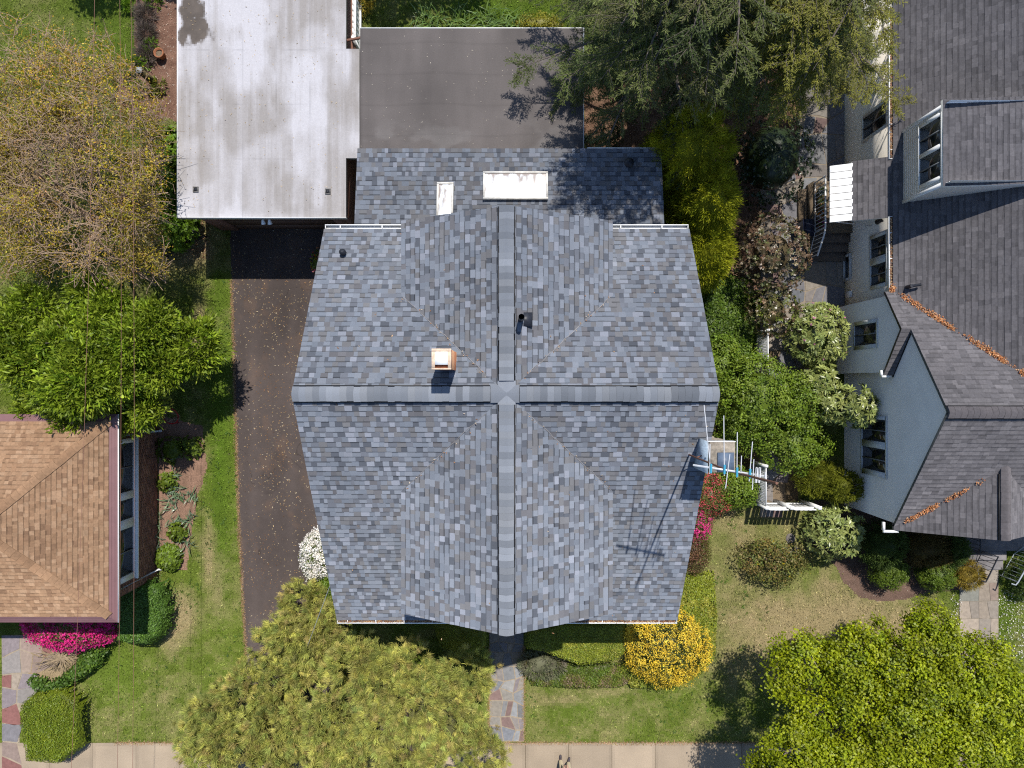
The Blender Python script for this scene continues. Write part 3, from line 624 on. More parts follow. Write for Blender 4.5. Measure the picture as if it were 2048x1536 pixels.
# ================================================================== garage
GA = T('garage', 'flat roofed garage with pale weathered membrane roof at the head of the driveway', 'garage', (-7.8, 9.5, 0))
g0 = (-10.39, -5.16, 5.18, 14.2); GZ = 2.9
def garcol(cx, cy):
    n1 = fbm(cx * 1.1, cy * .45, 91, 5); n2 = fbm(cx * 4, cy * .5, 95, 4); n3 = fbm(cx * .6 + 2, cy * .6, 97, 3); n4 = fbm(cx * 9, cy * 9, 93, 2)
    n5 = fbm(cx * 9, cy * .35, 89, 4); t = np.clip(.55 * sstep(.40, .62, n1) + .5 * sstep(.40, .62, n3) + (n2 - .5) * .6 + (n5 - .5) * .7 + (n4 - .5) * .15 + .1, 0, 1)[:, None]
    c = np.array([.245, .228, .22]) * (1 - t) + np.array([.41, .402, .425]) * t
    w = cx - g0[0]; patch = (sstep(.62, .74, fbm(cx * 2.6, cy * 2.2, 99, 5) * .75 + .5 * np.exp(-((w - .45) / .52) ** 4) * sstep(10.0, 10.8, cy) - .1 * sstep(.18, .0, w)) * sstep(9.9, 10.3, cy) * sstep(1.5, 1.0, w))[:, None]
    c = c * (1 - patch) + np.array([.085, .07, .06]) * patch * (.7 + .6 * fbm(cx * 5, cy * 5, 90, 3)[:, None])
    for a in (1.0, 2.02, 3.05, 4.1): c *= (1 - .13 * np.exp(-((w - a - .012 * np.sin(cy * 3)) / .02) ** 2) * sstep(.35, .6, fbm(cx, cy * .8, 87, 3)))[:, None]
    for a in (7.0, 8.7, 10.4): c *= (1 - .12 * np.exp(-((cy - a - .02 * np.sin(cx * 4)) / .02) ** 2) * sstep(.4, .62, fbm(cx * .9, cy, 85, 3)))[:, None]
    e = np.minimum(w, cy - g0[2]); c = c * (1 + .14 * np.exp(-(e / .12) ** 2))[:, None]
    return c
def membrane(g, x0, x1, y0, y1, z, step=.05):
    X, Y = np.meshgrid(np.linspace(x0, x1, int((x1 - x0) / step) + 2), np.linspace(y0, y1, int((y1 - y0) / step) + 2))
    cx = (X[:-1, :-1] + X[1:, 1:]).ravel() / 2; cy = (Y[:-1, :-1] + Y[1:, 1:]).ravel() / 2
    Z = z + .012 * (fbm(X * 2, Y * 2, 15, 3) - .5); g.grid(X, Y, Z, garcol(cx, cy))
g = G(); membrane(g, *g0, GZ); membrane(g, -5.158, -4.74, 7.02, 10.42, GZ)
g.box(g0[0] + .01, g0[1] - .01, g0[2] + .01, g0[3], GZ - .22, GZ - .012, (.2, .19, .18)); g.box(-5.16, -4.76, 7.03, 10.41, GZ - .2, GZ - .012, (.2, .19, .18)); g.build('roof', M_attr, GA)
g = G(); g.box(g0[0] - .02, g0[1], g0[2] - .018, g0[2] - .002, GZ - .2, GZ + .018); g.box(g0[0] - .02, g0[0] - .002, g0[2], g0[3], GZ - .2, GZ + .016); g.build('drip_edge', M_trim, GA)
g = G()
for a in ((-10.2, -10.0, 5.4, 14), (-5.5, -5.3, 5.4, 14), (-10.0, -9.6, 5.4, 5.6), (-5.9, -5.5, 5.4, 5.6)): g.box(*a, 0, GZ - .22)
g.build('wall', mat('garage_brick', (.2, .1, .07), rough=.9, amt=.35, scale=14), GA)
g = G()
for k in range(4): g.box(-9.6, -5.9, 5.44, 5.48, .02 + k * .66, .66 + k * .66)
g.build('door', mat('garage_door_paint', (.11, .065, .05), rough=.6), GA)
for a in (528, 541):
    x, y = P2(a, 441, 2.5); y = 5.12; g = G(); g.tube([(x, 5.4, 2.6), (x, y + .05, 2.62)], .02, 6); g.tube([(x, y + .06, 2.62), (x, y - .06, 2.54)], [.035, .075], 12); g.build('floodlight', M_white, GA)
for a, b in ((392, 379), (656, 383)):
    x, y = P2(a, b, GZ); g = G(); e = .085; col = (.09, .088, .085)
    for q in ((x - e, x + e, y + e - .03, y + e), (x - e, x + e, y - e, y - e + .03), (x - e, x - e + .03, y - e + .03, y + e - .03), (x + e - .03, x + e, y - e + .03, y + e - .03)): g.box(*q, GZ, GZ + .035)
    o = g.build('roof_drain', mat('drain_metal', (.13, .125, .12), rough=.6), GA); g = G(); g.box(x - .055, x + .055, y - .055, y + .055, GZ + .004, GZ + .012); g.tube([(x, y, GZ + .01), (x, y, GZ + .05)], .022, 8); g.build('grate', M_iron, o)
g = G(); a = P(694, 81, 2.75); b = P(724, 75, 2.75); g.tube([a, b], .045, 8); g.build('drain_pipe', M_rust, GA)
# white panel fence behind the porch corner
x, y = P2(706, 78, 1.3); pf = T('panel_fence', 'short white panel fence in the gap between garage and brown porch roof', 'fence', (x + .1, y + .9, 0)); g = G()
for k in range(9): g.bar((x + .02, y + .02 + k * .19, .05), (x + .02, y + .02 + k * .19, 1.42 + .03 * (k % 2)), .165, .03, (1, 0, 0))
g.bar((x + .06, y, 1.2), (x + .06, y + 1.75, 1.2), .05, .09); g.bar((x + .06, y, .4), (x + .06, y + 1.75, .4), .05, .09); g.build('panel', M_white, pf)
g = G(); g.box(x - .02, x + .1, y - .13, y - .01, 0, 1.55); g.build('post', M_white, pf)
# ================================================================== tan roofed brick house
LH = T('brick_house', 'brick house with tan hipped shingle roof and wide mauve metal eaves', 'house', (-15, -4.1, 0))
lx, ly0, ly1, lz = -12.03, -7.28, -.92, 3.3; ap = (lx - 3.18, -4.1, lz + 3.18 * .5); fx = -24.
PT = [(.30, .187, .112), (.265, .16, .094), (.335, .217, .135), (.28, .172, .103), (.225, .134, .08)]; WTT = [.3, .25, .2, .2, .1]
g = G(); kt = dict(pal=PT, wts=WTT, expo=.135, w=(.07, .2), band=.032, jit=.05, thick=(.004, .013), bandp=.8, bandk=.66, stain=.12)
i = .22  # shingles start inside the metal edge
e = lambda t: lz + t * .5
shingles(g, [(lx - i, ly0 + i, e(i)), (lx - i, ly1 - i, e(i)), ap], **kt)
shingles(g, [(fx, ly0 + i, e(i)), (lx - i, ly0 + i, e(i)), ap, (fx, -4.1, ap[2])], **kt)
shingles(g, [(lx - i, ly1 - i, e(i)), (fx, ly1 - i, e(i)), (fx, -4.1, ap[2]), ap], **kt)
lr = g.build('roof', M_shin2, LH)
g = G()
for c in ((lx - i, ly0 + i, e(i)), (lx - i, ly1 - i, e(i))): ridgecap(g, (c[0], c[1], c[2]), ap, .36, .36, w=.13, lift=.02, seg=.2, pal=[(.29, .178, .105), (.26, .155, .09), (.31, .19, .112)])
ridgecap(g, ap, (fx, -4.1, ap[2]), .5, .5, w=.13, lift=.02, seg=.2, pal=[(.33, .19, .098), (.3, .17, .09)]); g.build('hip_cap', M_shin2, LH)
g = G(); b = 0.
for d, zt in ((.0, 0.), (.075, .012), (.15, .026)):    # stepped metal eave edge
    a0, a1 = d, d + (.085 if d < .15 else .1)
    q = [(fx, ly0 + a0, lz + a0 * .35 + zt - .01), (lx - a0, ly0 + a0, lz + a0 * .35 + zt - .01), (lx - a1, ly0 + a1, lz + a1 * .35 + zt - .01), (fx, ly0 + a1, lz + a1 * .35 + zt - .01)]; g.slab(q, .05)
    q = [(lx - a0, ly0 + a0, lz + a0 * .35 + zt - .01), (lx - a0, ly1 - a0, lz + a0 * .35 + zt - .01), (lx - a1, ly1 - a1, lz + a1 * .35 + zt - .01), (lx - a1, ly0 + a1, lz + a1 * .35 + zt - .01)]; g.slab(q, .05)
    q = [(lx - a0, ly1 - a0, lz + a0 * .35 + zt - .01), (fx, ly1 - a0, lz + a0 * .35 + zt - .01), (fx, ly1 - a1, lz + a1 * .35 + zt - .01), (lx - a1, ly1 - a1, lz + a1 * .35 + zt - .01)]; g.slab(q, .05)
g.box(lx - .035, lx - .008, ly0 + .01, ly1 - .01, lz - .16, lz - .062); g.box(fx, lx - .036, ly0 + .008, ly0 + .035, lz - .16, lz - .062); g.build('eave_edge', M_metalroof, LH)
g = G(); g.box(lx + .002, lx + .02, ly0, ly1, lz - .05, lz + .008); g.build('gutter_lip', M_white, LH)
# brick wall with real courses
g = G(); wx = -12.45; zz = 0.02; r = 0; BRK = [(.29, .135, .085), (.24, .108, .072), (.34, .17, .108), (.19, .095, .068)]
g.box(-18.5, wx - .02, -6.73, -1.47, 0, 3.2, (.30, .25, .21))
while zz < 3.1:
    yy = -6.75 - (.11 if r % 2 else 0)
    while yy < -1.45:
        y0, y1 = max(yy, -6.75), min(yy + .205, -1.45)
        if y1 - y0 > .02: g.box(wx - .025, wx + R.uniform(-.003, .003), y0, y1 - .012, zz, zz + .057, np.array(BRK[R.integers(4)]) * R.uniform(.85, 1.15))
        yy += .217
    zz += .07; r += 1
g.box(-18.5, wx, -6.77, -6.752, 0, 3.1, (.18, .08, .055)); g.box(-18.5, wx, -1.448, -1.43, 0, 3.1, (.18, .08, .055))
g.build('wall', M_attr, LH)
M_bar = mat('grey_glazing_bar', (.16, .17, .18), rough=.5)
def window(par, x, y0, y1, z0, z1, sgn, panes, fr=.07, m=M_white, trim=.0, deep=.05, rail=True, sill=.0):
    """window in a wall at plane x, facing sgn; panes = list of (y0, y1, has meeting rail)"""
    g = G(); X = lambda a, b: (min(x + sgn * a, x + sgn * b), max(x + sgn * a, x + sgn * b))
    o0, o1 = X(-.02, deep); ys = sorted(panes); 
    g.box(o0, o1, y0, y1, z0, z0 + fr); g.box(o0, o1, y0, y1, z1 - fr, z1); prev = y0
    for a, b, _ in ys: g.box(o0, o1, prev, a, z0 + fr, z1 - fr); prev = b
    g.box(o0, o1, prev, y1, z0 + fr, z1 - fr)
    if sill: s0, s1 = X(0.001, deep + sill); g.box(s0, s1, y0 - .05, y1 + .05, z0 - .06, z0 - .002)
    o = g.build('window', m, par)
    for a, b, rl in ys:
        p0, p1 = X(.004, .012); g = G(); g.box(p0, p1, a + .001, b - .001, z0 + fr + .001, z1 - fr - .001); g.build('pane', M_glass, o)
        if rl:
            q0, q1 = X(.013, .04); g = G()
            if rl == 'h': g.box(q0, q1, a, b, (z0 + z1) / 2 - .025, (z0 + z1) / 2 + .025)
            else: g.box(q0, q1, (a + b) / 2 - .016, (a + b) / 2 + .016, z0 + fr, z1 - fr)
            g.build('glazing_bar', M_bar, o)
    return o
yw = lambda p, s=61.5: (768 - p) / s
window(LH, wx, -6.34, -1.76, 1.62, 3.0, 1, [(yw(1150, 62), yw(1056, 62), 'v'), (yw(1038, 62), yw(998, 62), None), (yw(983, 62), yw(886, 62), 'v')], sill=.08, deep=.07)
for y in (-6.5, -1.645):
    g = G(); g.tube([(lx - .05, y, 3.15), (wx + .05, y, 2.9), (wx + .05, y, .12), (wx + .16, y, .05)], .04, 8); g.build('downspout', M_white, LH)
# ================================================================== stucco house
RH = T('stucco_house', 'cream stucco house with dark grey roofs, a white sided dormer and a street facing gable', 'house', (14, 2, 0))
rx, rz, rp = 11.58, 3.4, .76; gy, ghz = -.757, 6.12; VN = 2.81; VS = -4.33; ex = 20.
PR = [(.122, .116, .124), (.142, .135, .143), (.106, .101, .108), (.160, .151, .159), (.128, .121, .129)]; WR = [.25, .25, .2, .15, .15]
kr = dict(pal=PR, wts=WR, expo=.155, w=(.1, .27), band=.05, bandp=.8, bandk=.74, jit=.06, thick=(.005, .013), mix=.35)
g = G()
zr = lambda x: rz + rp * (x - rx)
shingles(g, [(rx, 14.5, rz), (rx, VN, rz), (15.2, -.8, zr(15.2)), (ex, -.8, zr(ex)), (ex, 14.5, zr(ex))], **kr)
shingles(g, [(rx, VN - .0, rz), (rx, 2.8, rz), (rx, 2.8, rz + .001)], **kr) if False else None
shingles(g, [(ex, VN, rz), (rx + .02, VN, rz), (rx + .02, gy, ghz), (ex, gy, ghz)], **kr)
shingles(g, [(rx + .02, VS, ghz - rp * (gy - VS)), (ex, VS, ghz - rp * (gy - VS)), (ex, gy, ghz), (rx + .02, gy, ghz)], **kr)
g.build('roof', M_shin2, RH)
g = G()
for q in ([(rx, 14.5, rz), (rx, VN, rz), (15.2, -.8, zr(15.2)), (ex, -.8, zr(ex)), (ex, 14.5, zr(ex))], [(ex, VN, rz), (rx + .02, VN, rz), (rx + .02, gy, ghz), (ex, gy, ghz)], [(rx + .02, VS, ghz - rp * (gy - VS)), (ex, VS, ghz - rp * (gy - VS)), (ex, gy, ghz), (rx + .02, gy, ghz)]):
    g.slab([(a, b, c - .004) for a, b, c in q], .1)
g.build('fascia', mat('grey_fascia', (.07, .08, .09), rough=.6), RH)
g = G(); ridgecap(g, (rx + .0, gy, ghz), (15.2, gy, ghz), rp, rp, w=.16, lift=.07, seg=.16, pal=[(.095, .088, .094), (.11, .1, .105)]); rv = g.build('ridge_vent', M_shin2, RH)
g = G()
for k in (-1, 1): g.bar((rx, gy + k * .175, ghz - .175 * rp + .03), (15.2, gy + k * .175, ghz - .175 * rp + .03), .025, .05)
g.build('vent_strip', M_dark, rv)
# walls
g = G(); w0 = 11.68; hw = lambda y: ghz - rp * abs(y - gy) - .13
g.extrude([(-4.25, 0), (2.75, 0), (2.75, hw(2.75)), (gy, hw(gy)), (-4.25, hw(-4.25))], 'x', w0, 19.9)
g.box(w0 + .001, 19.9, 2.7, 14.3, 0, 3.28)
g.extrude([(.36, 0), (2.68, 0), (2.68, 3.36), (1.61, 4.16), (.36, 3.22)], 'x', 11.41, w0 + .1)
g.build('wall', M_stucco, RH)
# bump-out little roof
g = G(); mz = lambda y: ghz - rp * abs(y - gy)
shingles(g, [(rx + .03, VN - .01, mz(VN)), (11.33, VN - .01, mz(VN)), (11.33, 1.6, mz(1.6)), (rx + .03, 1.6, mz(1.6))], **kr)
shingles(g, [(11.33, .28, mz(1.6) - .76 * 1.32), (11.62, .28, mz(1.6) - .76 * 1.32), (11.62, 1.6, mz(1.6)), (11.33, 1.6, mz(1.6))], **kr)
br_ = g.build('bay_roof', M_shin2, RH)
g = G(); g.slab([(11.33, .28, mz(1.6) - .76 * 1.32 - .004), (11.62, .28, mz(1.6) - .76 * 1.32 - .004), (11.62, 1.6, mz(1.6) - .004), (11.33, 1.6, mz(1.6) - .004)], .1)
g.slab([(11.62, .2, mz(1.6) - .76 * 1.40 - .03), (11.675, .2, mz(1.6) - .76 * 1.40 - .03), (11.675, 1.5, mz(1.6) - .08), (11.62, 1.5, mz(1.6) - .08)], .2)
g.slab([(rx + .03, VN - .01, mz(VN) - .004), (11.33, VN - .01, mz(VN) - .004), (11.33, 1.6, mz(1.6) - .004), (rx + .03, 1.6, mz(1.6) - .004)], .1)
g.build('bay_fascia', M_dark, br_)
g = G(); g.box(11.3, 11.6, .2, .27, mz(1.6) - 1.14, mz(1.6) - 1.02); g.box(11.26, 11.33, .26, .42, mz(1.6) - 1.14, mz(1.6) - 1.02); g.build('gutter', M_white, RH)
# gutters
gutter(3.4 + 1.7, 3.4 + 1.7, 0, 0, 1, RH) if False else None
def gut2(y0, y1, z=rz - .02, deb=True): return gutter(y0, y1, rx - .002, z, -1, RH, debris=DEB if deb else None, axis='y', w=.085)
gut2(6.85, 11.5); gut2(2.75, 5.1)
g = G(); g.box(11.3, 11.75, -4.52, -4.45, 3.3, 3.4); g.box(11.28, 11.34, -4.45, -4.2, 3.3, 3.4); g.build('gutter', M_white, RH)
# dormer
dx, dy0, dy1, db, dt = 11.80, 5.47, 7.63, 3.5, 5.64; dr_ = lambda x: dt + .1 * (x - dx); xe = 15.0
g = G()
def siding(plane, a0, a1, zlo, zhi, sgn):
    z = zlo
    while z < zhi - .01:
        z1 = min(z + .11, zhi)
        if plane == 'x': V = [(dx + sgn * .012, a0, z), (dx + sgn * .012, a1, z), (dx + sgn * .0, a1, z1), (dx + sgn * .0, a0, z1)]; lo = [(dx, a0, z), (dx, a1, z)]
        else: V = [(a0, plane + sgn * .012, z), (a1, plane + sgn * .012, z), (a1, plane, z1), (a0, plane, z1)]; lo = [(a0, plane, z), (a1, plane, z)]
        g.add(V + lo, [(0, 1, 2, 3), (4, 5, 1, 0)]); z = z1
siding('x', dy0, dy1, db, dt, -1); siding(dy0, dx, xe, db, 5.9, -1); siding(dy1, dx, xe, db, 5.9, 1)
g.box(dx - .03, dx + .05, dy0 - .03, dy0 + .06, db, dt - .02); g.box(dx - .03, dx + .05, dy1 - .06, dy1 + .03, db, dt - .02)
dm = g.build('dormer', mat('white_siding', (.82, .83, .84), rough=.6, amt=.05, scale=3), RH)
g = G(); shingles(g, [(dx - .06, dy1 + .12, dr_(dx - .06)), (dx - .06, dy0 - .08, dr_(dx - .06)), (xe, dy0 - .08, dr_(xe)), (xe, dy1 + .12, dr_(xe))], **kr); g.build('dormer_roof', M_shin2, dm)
g = G(); g.slab([(dx - .06, dy1 + .12, dr_(dx - .06) - .004), (dx - .06, dy0 - .08, dr_(dx - .06) - .004), (xe, dy0 - .08, dr_(xe) - .004), (xe, dy1 + .12, dr_(xe) - .004)], .1); g.build('dormer_fascia', M_white, dm)
window(dm, dx - .013, 5.62, 7.46, 4.42, 5.58, -1, [(5.72, 6.48, 'v'), (6.6, 7.36, 'v')], m=M_white, deep=.05)
# wall windows
M_wf = mat('grey_white_frame', (.55, .57, .58), rough=.5, amt=.05)
window(RH, w0, 8.0, 8.9, 1.32, 2.92, -1, [(8.1, 8.8, 'v')], m=M_wf, deep=.04)
window(RH, w0, 3.05, 4.8, 1.85, 2.95, -1, [(3.17, 3.82, 'v'), (4.05, 4.68, 'v')], m=M_wf, deep=.06)
window(RH, 11.41, 1.13, 2.05, 1.3, 2.85, -1, [(1.26, 1.93, 'v')], m=M_wf, deep=.04)
window(RH, w0, -2.95, -1.0, 1.28, 2.9, -1, [(-2.78, -2.05, 'v'), (-1.83, -1.13, 'v')], m=M_wf, deep=.05)
window(RH, w0, 3.6, 4.5, .06, .55, -1, [(3.68, 4.42, None)], fr=.06, m=M_wf, deep=.08)
g = G(); g.box(w0 - .08, w0 - .002, 2.98, 3.2, .25, .62); g.build('meter_box', M_white, RH)
g = G(); yy = P2(1752, 441, 2.7)[1]; g.tube([(w0, yy, 2.62), (w0 - .12, yy, 2.66)], .03, 8); g.tube([(w0 - .12, yy, 2.72), (w0 - .12, yy, 2.5)], [.06, .085], 12); g.build('wall_lamp', M_iron, RH)
x, y = P2(1840, 568, 4.3); z = zr(x); g = G(); g.tube([(x, y, z - .1), (x, y, z + .28)], .06, 10); g.tube([(x, y, z + .24), (x + .22, y + .03, z + .36)], .04, 8); g.build('vent_pipe', M_iron, RH)
# side entry roof, awning and stoop
g = G(); sz = lambda x: rz - .04 - .5 * (rx - x); shingles(g, [(10.59, 6.93, sz(10.59)), (10.59, 5.08, sz(10.59)), (rx + .15, 5.08, sz(rx + .15)), (rx + .15, 6.93, sz(rx + .15))], **kr); er = g.build('entry_roof', M_shin2, RH)
g = G(); g.slab([(10.59, 6.93, sz(10.59) - .004), (10.59, 5.08, sz(10.59) - .004), (rx + .05, 5.08, sz(rx + .05) - .004), (rx + .05, 6.93, sz(rx + .05) - .004)], .09); g.build('entry_fascia', M_trim, er)
g = G(); az = lambda x: 2.88 - .5 * (10.6 - x)
for k in range(8):
    y0 = 5.1 + k * .224; g.slab([(10.02, y0 + .2, az(10.02) + .012), (10.02, y0, az(10.02) - .012), (10.6, y0, az(10.6) - .012), (10.6, y0 + .2, az(10.6) + .012)], .05)
aw = g.build('awning', mat('white_aluminium', (.86, .86, .86), rough=.45, amt=.03), RH)
g = G()
for y in (5.14, 6.84): g = G(); g.tube([(10.05, y, az(10.05) - .07), (11.66, y, 1.9)], .018, 6); g.build('awning_brace', M_alu, aw)
M_stoop = mat('brown_stoop', (.20, .15, .10), rough=.95, amt=.3, scale=9, bump=.5)
g = G(); g.box(10.32, w0 - .002, 5.2, 6.95, 0, .62); g.box(10.02, 10.31, 5.7, 6.8, 0, .18); stp_ = g.build('stoop', M_stoop, RH)
g = G()
for k in range(3): g.box(10.35, w0 - .002, 5.2 - (k + 1) * .3, 5.199 - k * .3, 0, .47 - k * .15)
g.build('step', mat('stair_stone', (.16, .13, .105), rough=.95, amt=.3, scale=8), stp_)
g = G(); r0, r1 = .62, 1.5; xx = 10.36
g.tube([(xx, 6.9, r1 - .12), (xx, 6.75, r1), (xx, 5.2, r1), (xx, 5.0, r1 - .06), (xx, 4.35, r1 - .62)], .03, 8)
g.tube([(xx, 6.9, r0 + .05), (xx, 6.75, r0 + .08), (xx, 5.2, r0 + .08), (xx, 4.4, r0 - .42)], .016, 6)
for k in range(19):
    y = 6.86 - k * .13; dz = max(0, (5.15 - y)) * .72; g.tube([(xx, y, r0 + .06 - dz), (xx, y, r1 - dz)], .013, 5)
for y, dz in ((6.88, .0), (5.2, 0), (4.4, .58)): g.tube([(xx, y, .1), (xx, y, r1 - dz)], .02, 6)
g.build('railing', M_white, stp_)
# front porch gable and terrace
px_, pz_, py_ = 13.97, 4.89, -4.44; pp = (pz_ - rz) / (px_ - rx)
g = G()
shingles(g, [(rx + .02, -4.26, rz), (rx + .02, py_, rz), (px_, py_, pz_), (px_, -2.25, pz_)], **kr); shingles(g, [(16.36, py_, rz), (16.36, -4.26, rz), (px_, -2.25, pz_), (px_, py_, pz_)], **kr)
po = g.build('porch_gable_roof', M_shin2, RH)
g = G()
g.slab([(rx + .02, -4.26, rz - .004), (rx + .02, py_, rz - .004), (px_, py_, pz_ - .004), (px_, -2.25, pz_ - .004)], .09); g.slab([(16.36, py_, rz - .004), (16.36, -4.26, rz - .004), (px_, -2.25, pz_ - .004), (px_, py_, pz_ - .004)], .09); g.build('porch_fascia', mat('porch_board', (.09, .09, .095), rough=.6), po)
g = G(); ridgecap(g, (px_, -2.2, pz_), (px_, py_ + .01, pz_), pp, pp, w=.14, lift=.06, seg=.16, pal=[(.105, .096, .1), (.115, .105, .11)]); pv = g.build('porch_ridge_vent', M_shin2, po)
g = G(); g.bar((px_ - .155, -2.55, pz_ - .155 * pp + .045), (px_ - .155, py_ + .01, pz_ - .155 * pp + .045), .03, .05); g.build('vent_strip', M_dark, pv)
g = G(); g.box(15.35, 18.6, -5.8, -4.251, 0, .3); g.box(15.7, 17.25, -6.15, -5.801, 0, .2); g.box(15.72, 17.2, -6.5, -6.151, 0, .1); g.build('terrace', mat('terrace_slate', (.17, .16, .165), rough=.9, amt=.35, scale=3), RH)
# leaf litter lying in the valleys
pts = []
def valley(a, b, k, w, dens=lambda t: 1):
    a = np.array(a); b = np.array(b)
    t = R.random(k); t = t[R.random(k) < dens(t)]; p = a + (b - a) * t[:, None] + R.normal(0, w, (len(t), 3)) * np.array([1, 1, .15]); p[:, 2] += .02 + R.uniform(0, .035, len(t)); pts.append(p)
den = lambda t: np.clip((fbm(t * 11, t * 0, 77, 3) - .36) * 4, .06, 1)
valley((rx + .15, VN - .12, zr(rx + .15) + .01), (14.4, .02, zr(14.4) + .01), 2600, .042, den)
valley((rx + .0, VN + .12, rz), (rx - .05, VN - .02, rz - .02), 260, .045)
valley((rx + .25, VS + .18, rz + .17), (13.55, -2.72, 4.66), 1300, .028, lambda t: np.clip(1.25 - 1.2 * t, 0, 1) * den(t)); valley((14.9, -2.95, 4.3), (15.6, -3.4, 3.9), 700, .03)
flakes('leaf_litter', np.vstack(pts), .055, .03, [(.46, .19, .07), (.55, .27, .12), (.36, .13, .05), (.6, .36, .2)], 'copper coloured dead leaves lying in the roof valleys of the stucco house')
# ================================================================== aerial on the stone chimney
AN = T('tv_aerial', 'white multi element television aerial on a tall rusty mast beside the stone chimney', 'antenna', (4.23, -1.66, 7.6))
g = G(); g.tube([(4.21, -1.68, 7.55), (4.24, -1.70, 11.0), (4.32, -1.62, 13.4)], .022, 8); g.tube([(4.24, -1.7, 8.6), (4.46, -1.62, 8.62)], .015, 6); g.build('mast', M_rust, AN)
ks = (CAM_H - 11.8) / F; A2 = lambda a, b, z=11.8: ((a - 1024) * ks, (768 - b) * ks, z)
g = G(); g.bar(A2(1386, 930), A2(1529, 952), .035, .035); g.build('boom', M_alu, AN)
for a, b in (((1407, 810), (1421, 947)), ((1446.4, 831), (1447.5, 951)), ((1473.4, 864), (1472.5, 955)), ((1503.7, 883), (1497, 962)), ((1458.5, 908), (1450, 976)), ((1481.8, 911), (1480.7, 942)), ((1506.4, 918), (1503.5, 979)), ((1419, 888), (1418, 947)), ((1529.6, 944), (1529, 956))):
    g = G(); p, q = A2(*a, 11.835), A2(*b, 11.835); g.tube([p, q], .0095, 6); g.build('element', M_alu, AN)
for a in (1511, 1517):
    g = G(); p = np.array(A2(a, 935, 11.83)); q = np.array(A2(a - 2, 965, 11.83)); d = np.array([.03, 0, 0]); g.tube([p, p + d, q + d, q, p], .009, 6); g.build('folded_dipole', M_alu, AN)
Mb = mat('blue_insulator', (.045, .27, .40), rough=.4, amt=.1)
for a, b in ((1420.5, 936), (1447.5, 938), (1472.5, 943.5), (1498.5, 946.5)):
    g = G(); c = np.array(A2(a, b, 11.85)); g.tube([c + (.002, .085, 0), c + (-.002, -.085, 0)], .022, 8); g.build('insulator', Mb, AN)
# ================================================================== fences
def picket_fence():
    t = T('picket_fence', 'white picket fence with a gate between the shrubs by the stucco house', 'fence', (9.3, -4.15, 0)); y = -4.17
    x0, x1, x2 = 8.42, 9.24, 10.16
    for a in (x0, x1, x2): g = G(); g.box(a - .05, a + .05, y + .03, y + .13, 0, 1.52); g.box(a - .06, a + .06, y + .02, y + .14, 1.521, 1.56); g.build('post', M_white, t)
    for nm, a, b in (('panel', x0, x1), ('gate', x1, x2)):
        g = G(); n = 5
        for k in range(n):
            xx = a + .09 + (b - a - .18) * (k + .5) / n; g.box(xx - .058, xx + .058, y, y + .02, .06, 1.52 + .04 * math.sin(math.pi * (k + .5) / n))
        for z in (.35, 1.15): g.box(a + .051, b - .051, y + .022, y + .06, z, z + .08)
        g.build(nm, M_white, t)
picket_fence()
def lattice(x, y0, y1, h, label):
    t = T('lattice_screen', label, 'lattice', (x, (y0 + y1) / 2, 0)); g = G(); n = 0
    L = y1 - y0; step = .11
    c = -h
    while c < L:
        for s in (1, -1):
            a0, a1 = max(0, c), min(L, c + h); z0, z1 = a0 - c, a1 - c
            if a1 - a0 > .05:
                ya, yb = (y0 + a0, y0 + a1) if s > 0 else (y1 - a0, y1 - a1); xx = x + .005 * s; g.bar((xx, ya, .1 + z0), (xx, yb, .1 + z1), .035, .008, (1, 0, 0))
        c += step
    g.build('lattice_panel', M_trim, t)
    g = G(); g.bar((x, y0, h + .13), (x, y1, h + .13), .035, .05); g.build('top_rail', M_trim, t); g = G(); g.bar((x, y0, .08), (x, y1, .08), .04, .05); g.build('bottom_rail', M_trim, t)
    for y in (y0 - .04, y1 + .04): g = G(); g.box(x - .045, x + .045, y - .039, y + .039, 0, h + .22); g.build('post', M_white, t)
lattice(8.40, -4.05, -2.75, 1.35, 'tall white lattice screen joining the picket fence below the aerial')
lattice(8.52, .3, 1.75, 1.2, 'shorter white lattice screen half buried in shrubs beside the reddish bush')
# iron fence by the garage
IF = T('iron_fence', 'low dark iron fence between garage corner and the yard tree', 'fence', (-11.3, 4.8, 0)); a = np.array(P(337, 514)); b = np.array(P(413, 474)); g = G(); n = 26
for k in range(n + 1):
    p = a + (b - a) * k / n; g.tube([p + (0, 0, .05), p + (0, 0, .95)], .009, 4)
for z in (.15, .88): g.tube([a + (0, 0, z), b + (0, 0, z)], .014, 5)
g.build('bars', M_iron, IF)
for t in (0, .5, 1): p = a + (b - a) * t; g = G(); g.tube([p, p + (0, 0, 1.05)], .03, 6); g.build('post', M_iron, IF)
# entry handrails
def rail(name, label, pts, h, m, hook=True):
    t = T(name, label, 'handrail', pts[0]); p = [np.array(q, float) for q in pts]; up = np.array([0, 0, h]); g = G(); top = [q + up for q in p]
    if hook: d = nz(p[-1] - p[-2]); d[2] = 0; top += [top[-1] + d * .12 + (0, 0, -.04), top[-1] + d * .1 + (-.1, 0, -.12)]
    g.tube(top, .024, 8); g.build('top_rail', m, t); g = G(); g.tube([q + (0, 0, .1) for q in p], .014, 6); g.build('bottom_rail', m, t); g = G()
    for i in range(len(p) - 1):
        n = max(2, int(np.linalg.norm(p[i + 1] - p[i]) / .13))
        for k in range(n): q = p[i] + (p[i + 1] - p[i]) * k / n; g.tube([q + (0, 0, .08), q + up], .009, 4)
    g.tube([p[-1], p[-1] + up], .02, 6); g.build('balusters', m, t)
rail('handrail', 'dark iron handrail beside the golden shrub on the entry terrace', [(15.68, -4.7, .3), (15.68, -5.7, .3), (16.28, -5.78, .3), (16.08, -6.6, .05)], .9, M_iron)
